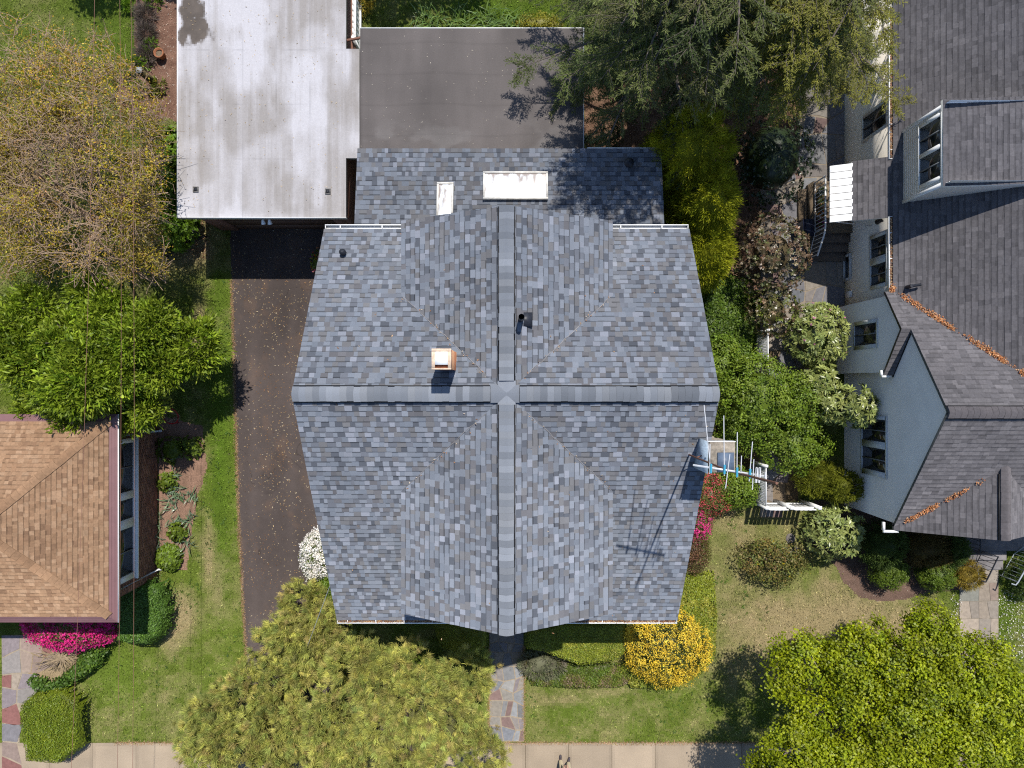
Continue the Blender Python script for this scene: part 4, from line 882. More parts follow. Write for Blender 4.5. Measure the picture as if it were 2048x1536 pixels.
rail('handrail', 'pale painted handrail at the far edge of the entry steps', [(17.9, -5.5, .3), (17.45, -5.9, .2), (17.12, -6.7, .05)], .9, mat('pale_rail', (.38, .42, .46), rough=.4))
# ================================================================== trees
def limbs(g, base, h, targets, r0, bend=.4, lean=(0, 0), sides=7):
    base = np.array(base, float); top = base + np.array([lean[0], lean[1], h])
    n = 7; t = np.linspace(0, 1, n)[:, None]; pts = base + (top - base) * t + np.concatenate([np.zeros((1, 3)), R.normal(0, .04, (n - 1, 3)) * (1, 1, 0)])
    g.tube(pts, np.linspace(r0, r0 * .55, n), sides + 2)
    for q in targets:
        q = np.array(q, float); f = R.uniform(.45, 1); s = pts[0] + (pts[-1] - pts[0]) * f; m = s * .45 + q * .55 + np.array([0, 0, -bend * .4 + R.uniform(0, .3)]) + R.normal(0, .12, 3)
        tt = np.linspace(0, 1, 8)[:, None]; c = s * (1 - tt) ** 2 + 2 * m * tt * (1 - tt) + q * tt ** 2; c[1:-1] += R.normal(0, .05, (6, 3))
        g.tube(c, np.linspace(r0 * .36, .012, 8), sides)
def leaf_tree(name, label, cat, base, h, blobs, pal, k, m, L, W, cr, r0=.16, mt=None, style='fluff', bark=None, fill=.35, zmin=-.5, lump=.2, group=None, cv=.16, twigs=3, spread=.5, up=.5, lean=(0, 0)):
    t = T(name, label, cat, base, group); g = G(); tot = sum(b[1][0] * b[1][1] for b in blobs); tg = []; ends = []
    for c, r in blobs:
        C, A = shell(c, r, max(8, int(k * r[0] * r[1] / tot)), zmin, lump=lump, fill=fill); C[:, 2] = np.maximum(C[:, 2], .3)
        clumps(g, C, A + np.array([0, 0, up]), m, style, L, W, cr, pal, cv=cv, spread=spread); tg.append(c); ends += [C[i] for i in R.integers(len(C), size=twigs)]
    g.build('crown', mt or M_leaf, t); g = G(); limbs(g, base, h, tg, r0, lean=lean)
    for e in ends:
        c = np.array(tg[int(np.argmin([np.linalg.norm(e - np.array(q)) for q in tg]))]); mid = (c + e) / 2 + R.normal(0, .12, 3); g.tube([c, mid, e], [.022, .014, .006], 5)
    g.build('trunk', bark or M_bark, t); return t
def lobes(c, r, n, rr, seed, zs=.7, up=0.):
    q = np.random.default_rng(seed); out = []
    for i in range(n):
        a = i * 2.39996; d = math.sqrt((i + .5) / n); x = c[0] + r[0] * d * math.cos(a) + q.normal(0, .15); y = c[1] + r[1] * d * math.sin(a) + q.normal(0, .15)
        z = c[2] + r[2] * math.sqrt(max(0, 1 - d * d)) * zs + q.normal(0, .15) + up; s = q.uniform(*rr); out.append(((x, y, z), (s, s, s * .72)))
    return out
# young maple at the kerb
MP = [(.245, .285, .005), (.205, .25, .005), (.30, .33, .008), (.15, .20, .005)]
leaf_tree('maple_tree', 'bright yellow green maple tree spreading over the front lawn corner and sidewalk', 'tree', (10.8, -11.4, 0), 3.2, [((x, min(y, float(np.interp(x, [6.5, 8.1, 9.8, 11.2, 12.1, 13.2], [-9.9, -7.8, -7.35, -7.1, -6.4, -6.9])) - .75 * r[0]), z), r) for (x, y, z), r in lobes((11.25, -11.0, 3.6), (3.95, 3.8, 2.4), 42, (.5, 1.05), 4)] + [((12.2, -7.0, 4.3), (.6, .55, .45)), ((8.0, -8.6, 4.2), (.55, .55, .4))], MP, 2700, 70, .08, .07, .12, .2, fill=.35, lump=.32, twigs=2, cv=.19)
# broad green tree by the tan roof
GP = [(.16, .235, .012), (.21, .28, .016), (.105, .17, .010), (.26, .32, .03)]
leaf_tree('dogwood_tree', 'dense mid green tree overhanging the north edge of the tan roof', 'tree', (-12.6, .9, 0), 1.7, [q_ for q_ in lobes((-13.1, .8, 2.3), (3.3, 2.15, 2.2), 24, (.35, .85), 31) if q_[0][0] + q_[1][0] < -9.05], GP, 2300, 32, .19, .06, .10, .13, fill=.35, lump=.42, up=.1, cv=.2, style='tuft', spread=.55)
# golden cypress group at the front
CP = [(0.413, 0.419, 0.098), (0.500, 0.481, 0.115), (0.325, 0.362, 0.086), (0.413, 0.338, 0.121), (0.263, 0.312, 0.086)]
def cypress(label, base, blobs, k, h, fine=1.):
    t = T('cypress_tree', label, 'tree', base, 'golden cypress trees in front of the house'); g = G(); tot = sum(b[1][0] * b[1][1] for b in blobs)
    for c, r in blobs:
        C, A = shell(c, r, max(6, int(k * r[0] * r[1] / tot)), -.35, lump=.26, fill=.12); C[:, 2] = np.maximum(C[:, 2], .3)
        n = 5; cc = np.repeat(C, n, 0) + R.normal(0, .13, (len(C) * n, 3)); aa = nz(np.repeat(A, n, 0) + R.normal(0, .45, (len(C) * n, 3)) + np.array([0, 0, .35]))
        clumps(g, cc, aa, 48, 'tuft', .21, .0155, .025, CP, cv=.2, lv=.12, spread=.38)
        pass
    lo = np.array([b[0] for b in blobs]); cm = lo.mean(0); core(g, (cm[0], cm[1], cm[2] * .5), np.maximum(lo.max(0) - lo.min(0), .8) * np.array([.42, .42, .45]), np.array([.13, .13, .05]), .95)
    g.build('crown', M_needle, t); g = G(); limbs(g, base, h, [b[0] for b in blobs], .14); g.build('trunk', M_dbark, t)
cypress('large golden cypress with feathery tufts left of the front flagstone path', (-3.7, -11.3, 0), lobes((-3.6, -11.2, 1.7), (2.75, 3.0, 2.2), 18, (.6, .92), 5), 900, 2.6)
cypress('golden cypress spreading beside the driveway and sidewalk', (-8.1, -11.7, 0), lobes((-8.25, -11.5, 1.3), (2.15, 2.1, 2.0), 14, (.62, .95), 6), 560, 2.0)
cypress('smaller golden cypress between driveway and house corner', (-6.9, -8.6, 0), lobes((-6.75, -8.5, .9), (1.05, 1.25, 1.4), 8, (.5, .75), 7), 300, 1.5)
# dark hemlocks behind the rear wing
def hemlock(label, base, H, rad, pal, nb, seed, tip=None, zlo=2.2, sect=None):
    q = np.random.default_rng(seed); t = T('hemlock_tree', label, 'tree', base, 'tall hemlocks behind the house'); g = G(); w = G(); b = np.array(base, float)
    w.tube([b, b + (0, 0, H * .5), b + (.1, 0, H)], [.22, .14, .02], 9); pal = np.array(pal)
    for i in range(nb + (28 if sect else 0)):
        f = (i + q.random()) / nb; a = q.uniform(0, 2 * np.pi)
        if i >= nb: f = q.uniform(.45, .85); a = q.uniform(*sect)
        z = zlo + (H - zlo) * f; L = q.uniform(2.6, 3.9) if i >= nb else rad * (1 - .8 * f ** 2) * q.uniform(.6, 1.08)
        d = np.array([math.cos(a), math.sin(a), 0]); s = np.linspace(0, 1, 9); dro = q.uniform(.1, .28) * L
        c = b + np.array([0, 0, z]) + d * (s * L)[:, None]; c[:, 2] += .12 * L * np.sin(s * 2.2) - dro * s ** 2.2; sd = np.array([-d[1], d[0], 0]); c += sd * (q.normal(0, .12) * L * s ** 2)[:, None]
        tx = 1024 + c[-1][0] * F / (CAM_H - c[-1][2]); ty = 768 - c[-1][1] * F / (CAM_H - c[-1][2])
        if (tx > 1570 and ty > 235) or tx > 1800 or ty > 400: continue
        w.tube(c, np.linspace(.035 + .008 * L, .006, 9), 5); cb = pal[q.integers(len(pal))] * math.exp(.2 * q.normal())
        nt = int(9 + 7 * L)
        for j in range(nt):
            u = q.uniform(.22, 1) ** .8; p = np.array([np.interp(u, s, c[:, k]) for k in range(3)]); side = q.choice((-1, 1)); ln = (.22 + .55 * (1 - u) * (u > .3) + .2) * q.uniform(.6, 1.2) * min(1.3, .45 + L * .25)
            td = nz(d * q.uniform(.5, 1.0) + sd * side * q.uniform(.4, 1) + np.array([0, 0, q.normal(-.08, .12)])); e = p + td * ln + np.array([0, 0, -.12 * ln])
            w.tube([p, (p + e) / 2 + (0, 0, .03), e], [.008, .006, .003], 3, cap=False)
            m = int(100 * ln) + 12; v = q.random(m); pp = p + (e - p) * v[:, None] + q.normal(0, .025, (m, 3)); sgn = q.choice((-1, 1), m)[:, None]; ts = nz(np.cross(td, (0, 0, 1.)))
            dd = nz(td * .8 + ts * sgn * q.uniform(.4, 1.0, (m, 1)) + q.normal(0, .25, (m, 3))); cc = cb * np.exp(.2 * q.normal(size=(m, 1)))
            if tip is not None and u > .62: cc = cc * .45 + np.array(tip) * .55 * np.exp(.2 * q.normal(size=(m, 1)))
            leaves(g, pp, dd, nz(q.normal(0, .5, (m, 3)) + np.array([0, 0, 1.])), q.uniform(.06, .12, m), np.full(m, .019), cc, .05)
    g.build('crown', M_needle, t); w.build('trunk', M_bark, t)
HP = [(.10, .13, .035), (.125, .15, .042), (.07, .10, .03), (.155, .165, .055)]
hemlock('tall grey green hemlock casting shadow on the rear wing roof', (4.6, 10.6, 0), 11.5, 4.5, HP, 88, 3, sect=(-2.6, -.75))
hemlock('tall hemlock with yellow green tips reaching the stucco house gutter', (8.3, 10.4, 0), 11., 3.9, [(.10, .115, .03), (.125, .135, .035), (.08, .095, .03)], 78, 8, tip=(.25, .235, .03), sect=(-2.6, -1.75))
# budding tree with bare twigs
def budding():
    base = np.array([-13.4, 5.2, 0.]); t = T('budding_tree', 'sparse budding tree with pale bare twigs and small olive leaves', 'tree', base); w = G(); ends = []; q = np.random.default_rng(14)
    def grow(p, d, L, r, dep):
        n = 5; pts = [p]; dd = d
        for i in range(n):
            dd = nz(dd + q.normal(0, .16, 3) + np.array([0, 0, .03])); pts.append(pts[-1] + dd * L / n)
        w.tube(pts, np.maximum(np.linspace(r, r * .6, n + 1), .008), 6 if dep < 2 else (4 if dep < 4 else 3), cap=dep < 2)
        if 1024 + pts[-1][0] * F / (CAM_H - pts[-1][2]) > 330 or 768 - pts[-1][1] * F / (CAM_H - pts[-1][2]) > 560: return
        if dep >= 3: ends.append((pts[-1], dd)); ends.append((pts[3], dd))
        if dep == 6: return
        for k in range(3 if dep in (1, 2, 3, 4) else 2):
            f = q.uniform(.45, 1.); s = np.array(pts)[min(n, int(f * n) + (k == 0))]; a = nz(q.normal(0, 1, 3)); c = nz(dd + a * q.uniform(.55, .95) + np.array([0, 0, .02])); c[2] = c[2] * .8; grow(s, nz(c), L * q.uniform(.62, .84), r * .58, dep + 1)
    w.tube([base, base + (.05, .03, .9), base + (.1, .1, 1.7)], [.2, .16, .14], 9)
    for k in range(9):
        a = k * .698 + .2; grow(base + (.1, .1, 1.2 + .08 * k), nz(np.array([math.cos(a) * .8, math.sin(a) * .8 + .12, .5 + .35 * (k % 2)])), 2.1, .075, 1)
    P_ = np.array([e[0] for e in ends]); D = np.array([e[1] for e in ends]); sel = fbm(P_[:, 0] * .8, P_[:, 1] * .8, 41, 3) + .22 * sstep(4.5, 8.5, P_[:, 1]); ok = (sel > .47) & (P_[:, 0] < -9.8); P_, D = P_[ok], D[ok]; g = G()
    clumps(g, P_, D + np.array([0, 0, .5]), 9, 'fluff', .07, .04, .12, [(.26, .215, .012), (.32, .26, .016), (.19, .18, .012), (.27, .16, .03)], cv=.22)
    for c0, r0 in lobes((-12.9, 6.75, 2.6), (3.45, 3.85, 3.0), 34, (.6, 1.1), 19):
        C, A = shell(c0, r0, 42, -.6, lump=.3, fill=.8); vx = 1024 + C[:, 0] * F / (CAM_H - C[:, 2]); vy = 768 - C[:, 1] * F / (CAM_H - C[:, 2]); vis = (vx < np.clip(165 + vy * .75, 165, 318)) & (768 - C[:, 1] * F / (CAM_H - C[:, 2]) < 535); A = A[vis]; C = C[vis]
        for p, ax in zip(C, A):
            for j in range(3):
                dd = nz(ax * .6 + q.normal(0, .8, 3)); L = q.uniform(.25, .7); w.tube([p, p + dd * L * .5 + q.normal(0, .04, 3), p + dd * L + q.normal(0, .07, 3)], [.009, .007, .005], 3, cap=False)
        if len(C):
            ok = (fbm(C[:, 0] * .8, C[:, 1] * .8, 41, 3) + .25 * sstep(4.5, 8.5, C[:, 1])) > .46
            if ok.any(): clumps(g, C[ok], A[ok] + np.array([0, 0, .5]), 20, 'fluff', .075, .042, .18, [(.34, .275, .012), (.40, .31, .018), (.26, .24, .012), (.38, .20, .03)], cv=.22)
            if (~ok).any(): clumps(g, C[~ok], A[~ok] + np.array([0, 0, .5]), 11, 'fluff', .065, .035, .2, [(.36, .24, .06), (.38, .20, .08), (.26, .22, .03)], cv=.25)
    g.build('crown', M_leaf, t); w.build('trunk', M_twig, t)
budding()
# trees beyond the frame whose shade falls in it
for c, lb in (((-13.0, 17.6), 'leafy tree beyond the rear lawn beside the garage'), ((-2.9, 16.9), 'leafy tree beyond the rear lawn behind the brown porch roof')):
    leaf_tree('yard_tree', lb, 'tree', (c[0], c[1], 0), 3.2, lobes((c[0], c[1], 4.), (2.2, 1.3, 1.4), 8, (.7, 1.0), 12), GP, 300, 30, .2, .14, .18, .14)
# ================================================================== shrubs
AP = [(0.288, 0.296, 0.011), (0.234, 0.260, 0.013), (0.332, 0.324, 0.018), (0.180, 0.216, 0.014)]
for lb, c, r, k in (('tall dark arborvitae against the rear wing roof, northmost of three', (5.35, 6.95, 2.3), (1.2, 1.3, 3.1), 900), ('middle arborvitae of the row, mostly in hemlock shade', (5.95, 5.55, 2.1), (.95, 1.15, 2.7), 700), ('sunlit yellow green arborvitae, southmost of three', (5.98, 4.25, 1.7), (.98, 1.12, 2.1), 900)):
    bush('arborvitae', lb, 'shrub', c, r, AP, 'tuft', k, 34, .15, .022, .06, 'arborvitae row beside the house', M_needle, lump=.1, spread=.4, zmin=-.7, use_core=.86)
RD = [(0.090, 0.068, 0.042), (0.158, 0.090, 0.057), (0.210, 0.143, 0.090), (0.098, 0.112, 0.038), (0.068, 0.075, 0.033)]
bush('leatherleaf_shrub', 'large bronze leaved shrub beside the sunlit arborvitae', 'shrub', (8.7, 4.35, 1.15), (1.2, 1.35, 1.15), RD, 'rosette', 620, 12, .10, .045, .03, None, M_gloss, lump=.22, cv=.3, use_core=.5)
bush('leatherleaf_shrub', 'bronze and green shrub next to the stone patio corner', 'shrub', (8.85, 2.5, .8), (.8, .95, .9), RD + [(.13, .16, .02), (.11, .14, .02)], 'rosette', 360, 12, .10, .045, .03, None, M_gloss, lump=.22, cv=.3, use_core=.5)
bush('holly_shrub', 'deep green holly in the shade below the hemlocks', 'shrub', (8.6, 7.5, 1.3), (1.35, 1.6, 1.5), [(.022, .04, .014), (.03, .05, .018), (.018, .032, .012)], 'rosette', 420, 12, .09, .045, .03, None, M_gloss, lump=.2)
RH_ = [(0.247, 0.277, 0.083), (0.300, 0.323, 0.098), (0.165, 0.210, 0.060), (0.210, 0.255, 0.068)]
bush('rhododendron', 'rounded rhododendron in front of the projecting bay window', 'shrub', (10.25, 1.62, 1.05), (.92, 1.08, 1.0), RH_, 'rosette', 300, 13, .17, .055, .02, None, M_gloss, el=(-.1, .6), lump=.2, blossom=([(.6, .2, .4)], 14, 6, .05, None))
bush('rhododendron', 'two lobed rhododendron leaning on the stucco gable wall', 'shrub', (10.5, -.4, 1.4), (.8, .8, 1.0), RH_, 'rosette', 330, 13, .17, .055, .02, None, M_gloss, el=(-.1, .6), blobs=[((10.15, .05, 1.3), (.6, .6, .9)), ((10.45, -.65, 1.5), (.75, .65, 1.0)), ((11.05, -.75, 2.1), (.55, .65, .85))], lump=.2)
bush('rhododendron', 'half shaded rhododendron beyond the picket gate', 'shrub', (10.9, -5.0, .85), (.95, .85, .85), RH_, 'rosette', 230, 12, .17, .055, .02, None, M_gloss, el=(-.1, .6), lump=.22)
SG = [(0.125, 0.198, 0.014), (0.162, 0.235, 0.020), (0.096, 0.162, 0.014), (0.184, 0.241, 0.029)]
bush('privet_shrub', 'wide leafy green shrub filling the side yard between the houses', 'shrub', (8.3, -.8, 1.2), (1.6, 1.8, 1.2), SG, 'fluff', 1050, 24, .085, .055, .08, blobs=[((8.2, -.55, 1.25), (1.35, 1.5, 1.1)), ((7.15, .55, .75), (.75, 1.0, .65)), ((9.4, -2.0, 1.1), (1.15, .95, .85)), ((9.55, -.6, 1.3), (.8, 1.0, .9)), ((7.5, -1.7, .7), (.7, .8, .6))], lump=.2)
bush('spreading_yew', 'bright yellow green clipped yew against the stucco wall', 'shrub', (10.75, -3.3, .95), (.95, .6, .85), [(.14, .155, .012), (.17, .18, .015), (.105, .125, .012)], 'tuft', 300, 30, .11, .022, .05, None, M_needle, blobs=[((10.3, -3.2, .9), (.65, .55, .75)), ((11.0, -3.4, 1.1), (.6, .5, .8))], spread=.5)
bush('yew_shrub', 'dark rounded yew in the shade of the stucco gable', 'shrub', (12.5, -5.45, .8), (.75, .72, .85), [(.05, .085, .018), (.06, .095, .02)], 'tuft', 260, 28, .1, .022, .05, 'dark yews below the porch roof', M_needle)
bush('boxwood_ball', 'clipped boxwood ball half in roof shadow on the mulch', 'shrub', (12.95, -6.45, .5), (.62, .6, .58), [(.10, .155, .012), (.085, .135, .012), (.12, .17, .015)], 'fluff', 260, 22, .05, .035, .04, lump=.05)
bush('boxwood_ball', 'fully sunlit boxwood ball next to the golden shrub', 'shrub', (14.6, -6.55, .5), (.6, .55, .58), [(.10, .155, .012), (.085, .135, .012), (.12, .17, .015)], 'fluff', 260, 22, .05, .035, .04, lump=.07)
bush('threadleaf_shrub', 'small golden threadleaf shrub at the edge of the entry walk', 'shrub', (15.75, -6.6, .38), (.5, .42, .42), [(.28, .2, .03), (.24, .16, .03), (.3, .24, .04)], 'tuft', 130, 26, .12, .016, .04, None, M_needle, spread=.5)
bush('juniper_shrub', 'bronze juniper in shade under the porch gable', 'shrub', (14.1, -5.55, .6), (.95, .6, .65), [(.12, .09, .03), (.10, .09, .03), (.15, .10, .035)], 'tuft', 260, 28, .15, .018, .05, None, M_needle, spread=.5)
bush('yew_shrub', 'dark yew right beside the entry terrace', 'shrub', (15.0, -5.5, .6), (.42, .7, .7), [(.05, .085, .018), (.06, .095, .02)], 'tuft', 200, 28, .1, .022, .05, 'dark yews below the porch roof', M_needle)
bush('yew_shrub', 'low dark yew on the far side of the entry walk', 'shrub', (17.75, -6.7, .4), (.5, .65, .45), [(.05, .085, .018), (.06, .095, .02)], 'tuft', 160, 28, .1, .022, .05, 'dark yews below the porch roof', M_needle)
bush('barberry_shrub', 'olive and yellow shrub standing alone on the dry lawn', 'shrub', (9.05, -6.1, .45), (.95, .72, .55), [(.115, .13, .025), (.15, .145, .03), (.085, .115, .025), (.19, .12, .04)], 'fluff', 190, 18, .085, .05, .11, lump=.42, cv=.35, use_core=.4, blossom=([(.55, .42, .02)], 10, 6, .05, None))
AZ = [(0.105, 0.150, 0.030), (0.150, 0.165, 0.038), (0.180, 0.105, 0.045)]
bush('azalea', 'salmon pink azalea just below the stone chimney', 'shrub', (6.75, -3.78, .65), (.72, .66, .6), AZ, 'fluff', 200, 20, .05, .03, .07, 'pink azaleas along the house', None, lump=.2, blossom=([(.48, .06, .075), (.58, .09, .12), (.36, .07, .05)], 190, 8, .05, None))
bush('azalea', 'hot pink azalea at the east wall of the grey house', 'shrub', (6.3, -4.75, .55), (.5, .55, .5), AZ, 'fluff', 170, 20, .05, .03, .07, 'pink azaleas along the house', None, lump=.2, blossom=([(.72, .03, .25), (.75, .06, .3), (.6, .04, .16)], 190, 7, .055, None))
bush('fading_azalea', 'rusty red azalea nearly out of bloom above the ivy strip', 'shrub', (6.2, -5.75, .5), (.55, .7, .5), [(.12, .055, .03), (.15, .07, .04), (.09, .09, .02)], 'fluff', 220, 20, .05, .03, .08, lump=.25, cv=.25)
bush('laurel_shrub', 'dark green shrub under the aerial beside the lattice', 'shrub', (7.65, -3.55, .65), (.75, .62, .6), SG, 'fluff', 260, 20, .08, .05, .08, lump=.25)
bush('yellow_azalea', 'large golden yellow azalea in full bloom at the house corner', 'shrub', (5.25, -8.95, .75), (1.3, 1.12, .85), [(.08, .10, .02), (.10, .11, .03)], 'fluff', 420, 16, .06, .03, .08, lump=.22, use_core=.7, blossom=([(.80, .57, .05), (.74, .50, .035), (.85, .66, .09), (.62, .42, .04)], 1000, 11, .05, None))
bush('white_azalea', 'white blooming azalea at the edge of the driveway', 'shrub', (-6.6, -5.85, .6), (.6, .78, .6), [(.12, .16, .03), (.15, .19, .04)], 'fluff', 220, 18, .055, .03, .06, lump=.16, blossom=([(.86, .83, .78), (.82, .76, .68)], 420, 9, .065, None))
bush('box_shrub', 'bright green shrub between white azalea and cypress', 'shrub', (-6.35, -7.35, .5), (.62, .85, .6), [(.10, .165, .008), (.12, .185, .010), (.08, .14, .008)], 'fluff', 320, 22, .07, .045, .06, lump=.15)
bush('flowering_plant', 'tiny orange and purple flowering plant by the house wall', 'plant', (-6.78, 4.25, .25), (.2, .4, .22), [(.14, .18, .02)], 'rosette', 40, 7, .08, .04, .02, blossom=([(.6, .12, .02), (.4, .04, .3), (.7, .5, .05)], 26, 6, .06, None), stem=False)
bush('pink_azalea', 'wide magenta azalea hedge in bloom under the tan roof eave', 'shrub', (-15.05, -8.25, .65), (1.48, .78, .6), AZ, 'fluff', 420, 14, .06, .03, .08, lump=.18, blossom=([(.70, .02, .24), (.76, .05, .30), (.60, .015, .17), (.5, .03, .14)], 760, 9, .07, None))
HY = [(0.128, 0.232, 0.015), (0.158, 0.270, 0.018), (0.098, 0.180, 0.015)]
bush('hydrangea', 'big leaved bright green hydrangea along the garage wall', 'shrub', (-11.55, 7.3, .95), (.72, 1.35, .9), HY, 'rosette', 300, 9, .17, .12, .04, 'hydrangeas beside the garage', None, el=(0, .7), lump=.18)
bush('hydrangea', 'smaller hydrangea at the garage corner by the iron fence', 'shrub', (-11.45, 5.45, .65), (.68, .85, .65), HY, 'rosette', 190, 9, .15, .11, .04, 'hydrangeas beside the garage', None, el=(0, .7), lump=.22)
for p, lb in (((287, 24), 'bare mauve grey twiggy shrub at the back end of the mulch bed'), ((287, 62), 'bare mauve grey twiggy shrub in the middle of its row'), ((288, 104), 'bare mauve grey twiggy shrub nearest the clay pot')):
    c = P2(*p, .25); t = T('twiggy_shrub', lb, 'shrub', (*c, 0), 'bare shrubs on the mulch bed'); g = G(); C, A = shell((*c, .05), (.2, .2, .15), 150, -.05)
    clumps(g, C, A, 9, 'tuft', .3, .012, .05, [(.20, .155, .14), (.16, .12, .115), (.13, .12, .08)], spread=.35, cv=.2); g.build('twigs', M_petal, t)
for i, (p, s, pal) in enumerate((((303, 92), .2, HY), ((283, 127), .24, HY), ((262, 158), .16, [(.04, .10, .03)]), ((278, 178), .2, [(.13, .19, .02)]), ((318, 172), .24, [(.14, .17, .02)]), ((306, 6), .2, HY), ((255, 12), .15, HY))):
    lb = ('leafy green perennial just above the clay pot', 'dense green perennial beside the old wooden post', 'small dark green perennial near the lawn edge', 'yellow green perennial below the wooden post', 'yellow green tuft in the shadow of the wooden post', 'green perennial at the far end of the mulch bed', 'green perennial at the lawn edge of the mulch bed')[i]
    c = P2(*p, .1); bush('perennial', lb, 'plant', (*c, .1), (s, s, s * .8), pal, 'tuft', 26, 12, .16, .035, .03, 'perennials on the mulch bed', stem=False, use_core=0, spread=.6)
IP = [(0.130, 0.184, 0.108), (0.162, 0.216, 0.140), (0.108, 0.173, 0.076)]
def blades(name, label, cat, p, n, L, Wd, pal, group, lean=.75, spread=.12):
    c = P2(*p); t = T(name, label, cat, (*c, 0), group); g = G(); k = n; a = R.uniform(0, 6.283, k); pos = np.stack([c[0] + R.normal(0, spread, k), c[1] + R.normal(0, spread, k), np.zeros(k)], 1)
    el = R.uniform(.5, 1.3, k); d = np.stack([np.cos(a) * lean, np.sin(a) * lean, el], 1); d = nz(d); l = L * R.uniform(.6, 1.15, k); sd = nz(np.cross(d, (0, 0, 1.))); w = Wd * R.uniform(.7, 1.2, k)
    pa = np.array(pal)[R.integers(len(pal), size=k)] * np.exp(.15 * R.standard_normal((k, 1))); m1 = pos + d * (l * .55)[:, None]; d2 = nz(d * np.array([1.3, 1.3, .15])); e = m1 + d2 * (l * .5)[:, None]
    V = np.stack([pos - sd * w[:, None] * .4, pos + sd * w[:, None] * .4, m1 + sd * w[:, None] * .5, m1 - sd * w[:, None] * .5, e], 1).reshape(-1, 3); b = np.arange(k)[:, None] * 5
    g.add(V, b + np.array([[0, 1, 2, 3]]), pa); g.f.append((np.hstack([b + 3, b + 2, b + 4]) + g.n - len(V), pa)); g.v.append(np.zeros((0, 3)))
    g.build('leaves', M_gloss, t); return t
for p, n, lb in (((352, 985), 34, 'grey green iris clump at the lawn edge, largest of the bed'), ((380, 992), 26, 'iris clump leaning out over the lawn'), ((345, 1008), 24, 'iris clump in the middle of the brick wall bed'), ((350, 1045), 30, 'blue green iris clump below the middle ones'), ((376, 1042), 24, 'iris clump spilling towards the driveway'), ((372, 1082), 26, 'iris clump nearest the round hosta'), ((352, 948), 18, 'iris clump just out of the tree shade'), ((355, 905), 24, 'iris clump in the dappled tree shade'), ((318, 1040), 12, 'pale iris clump at the foot of the brick wall'), ((318, 1090), 12, 'pale blue iris clump at the wall beside the hosta')):
    blades('iris_plant', lb, 'plant', p, n, .42, .035, IP, 'iris plants along the brick wall')
for p, lb in (((846, 44), 'strap leaved daylily at the shaded end of the row'), ((872, 47), 'strap leaved daylily second from the tree shade'), ((968, 47), 'daylily clump in the middle of the rear bed'), ((996, 49), 'dark daylily clump right of the middle one'), ((1030, 48), 'daylily clump near the yellow groundcover'), ((920, 49), 'thin daylily clump between two gaps')):
    blades('daylily', lb, 'plant', p, 40, .6, .035, [(.10, .17, .03), (.13, .2, .04), (.08, .14, .025)], 'daylilies behind the brown porch roof', spread=.18)
bush('groundcover_plant', 'yellow green low plant beside the hemlock branches', 'plant', (.95, 12.6, .15), (.8, .3, .2), [(.25, .22, .015), (.2, .2, .02)], 'fluff', 110, 14, .06, .04, .06, stem=False)
bush('golden_plant', 'golden grassy plant beside the white panel fence', 'plant', (-5.35, 13.35, .2), (.35, .4, .35), [(.45, .33, .03), (.38, .30, .05)], 'tuft', 60, 22, .25, .02, .05, stem=False, use_core=0)
bush('hosta', 'round green hosta at the corner of the brick wall bed', 'plant', (-11.98, -6.08, .12), (.42, .42, .3), [(.11, .17, .012), (.14, .20, .018), (.09, .145, .012)], 'rosette', 130, 7, .16, .075, .03, stem=False, el=(.0, .5))
for c, r, lb in (((-12.05, -3.42), .3, 'yellow green plant in the bed below the house window'), ((-11.7, -5.15), .3, 'fresh green plant between the iris clumps'), ((-11.9, -2.3), .45, 'dark leafy plant in the tree shade by the wall'), ((-11.2, -2.2), .4, 'mottled plant in dappled shade by the lawn')):
    bush('garden_plant', lb, 'plant', (*c, .15), (r, r, .25), [(.13, .18, .015), (.10, .15, .015)], 'rosette', 50, 8, .11, .06, .03, 'leafy plants along the brick wall', stem=False)
# hedges and ground cover
BX = [(0.213, 0.254, 0.024), (0.263, 0.293, 0.028), (0.173, 0.223, 0.024), (0.304, 0.304, 0.041)]
hedge('boxwood_hedge', 'low clipped hedge under the front gutter beside the door path', 'hedge', poly([(1052, 1262), (1120, 1245), (1252, 1245), (1256, 1300), (1240, 1322), (1160, 1334), (1085, 1306), (1050, 1300)], .9), .95, BX, .05, .038, 1500, .12, lumps=.03)
hedge('boxwood_hedge', 'shaded clipped hedge between the cypress and the door path', 'hedge', poly([(860, 1245), (972, 1245), (975, 1300), (930, 1318), (880, 1300)], .9), .95, BX, .05, .038, 900, .15)
hedge('ivy_bed', 'glossy ivy ground cover around the east corner of the grey house', 'ivy', poly([(1300, 1150), (1395, 1145), (1425, 1140), (1432, 1230), (1428, 1310), (1400, 1345), (1340, 1375), (1260, 1372), (1230, 1330), (1300, 1300)]), .28, BX, .06, .05, 1700, .2, kind='stuff')
hedge('ivy_bed', 'mixed low ground cover in front of the clipped hedge', 'ivy', poly([(1046, 1322), (1080, 1308), (1170, 1330), (1250, 1322), (1275, 1350), (1240, 1372), (1150, 1374), (1062, 1368)]), .2, [(.09, .14, .015), (.12, .165, .02), (.15, .16, .03), (.2, .15, .08)], .06, .045, 1500, .15, kind='stuff')
bush('weeping_shrub', 'silvery weeping dwarf shrub at the bend of the door path', 'shrub', (1.05, -9.75, .25), (.75, .45, .3), [(.2, .21, .12), (.23, .2, .15), (.15, .18, .08)], 'tuft', 130, 22, .16, .02, .05, None, M_petal, spread=.5, stem=False)
hedge('clipped_hedge', 'tall rounded hedge wrapping the corner of the brick house', 'hedge', poly([(232, 1168), (296, 1158), (328, 1172), (341, 1225), (330, 1272), (302, 1292), (262, 1292), (232, 1282)], .8), .95, [(.09, .18, .025), (.11, .2, .03), (.075, .155, .022)], .06, .045, 1500, .25)
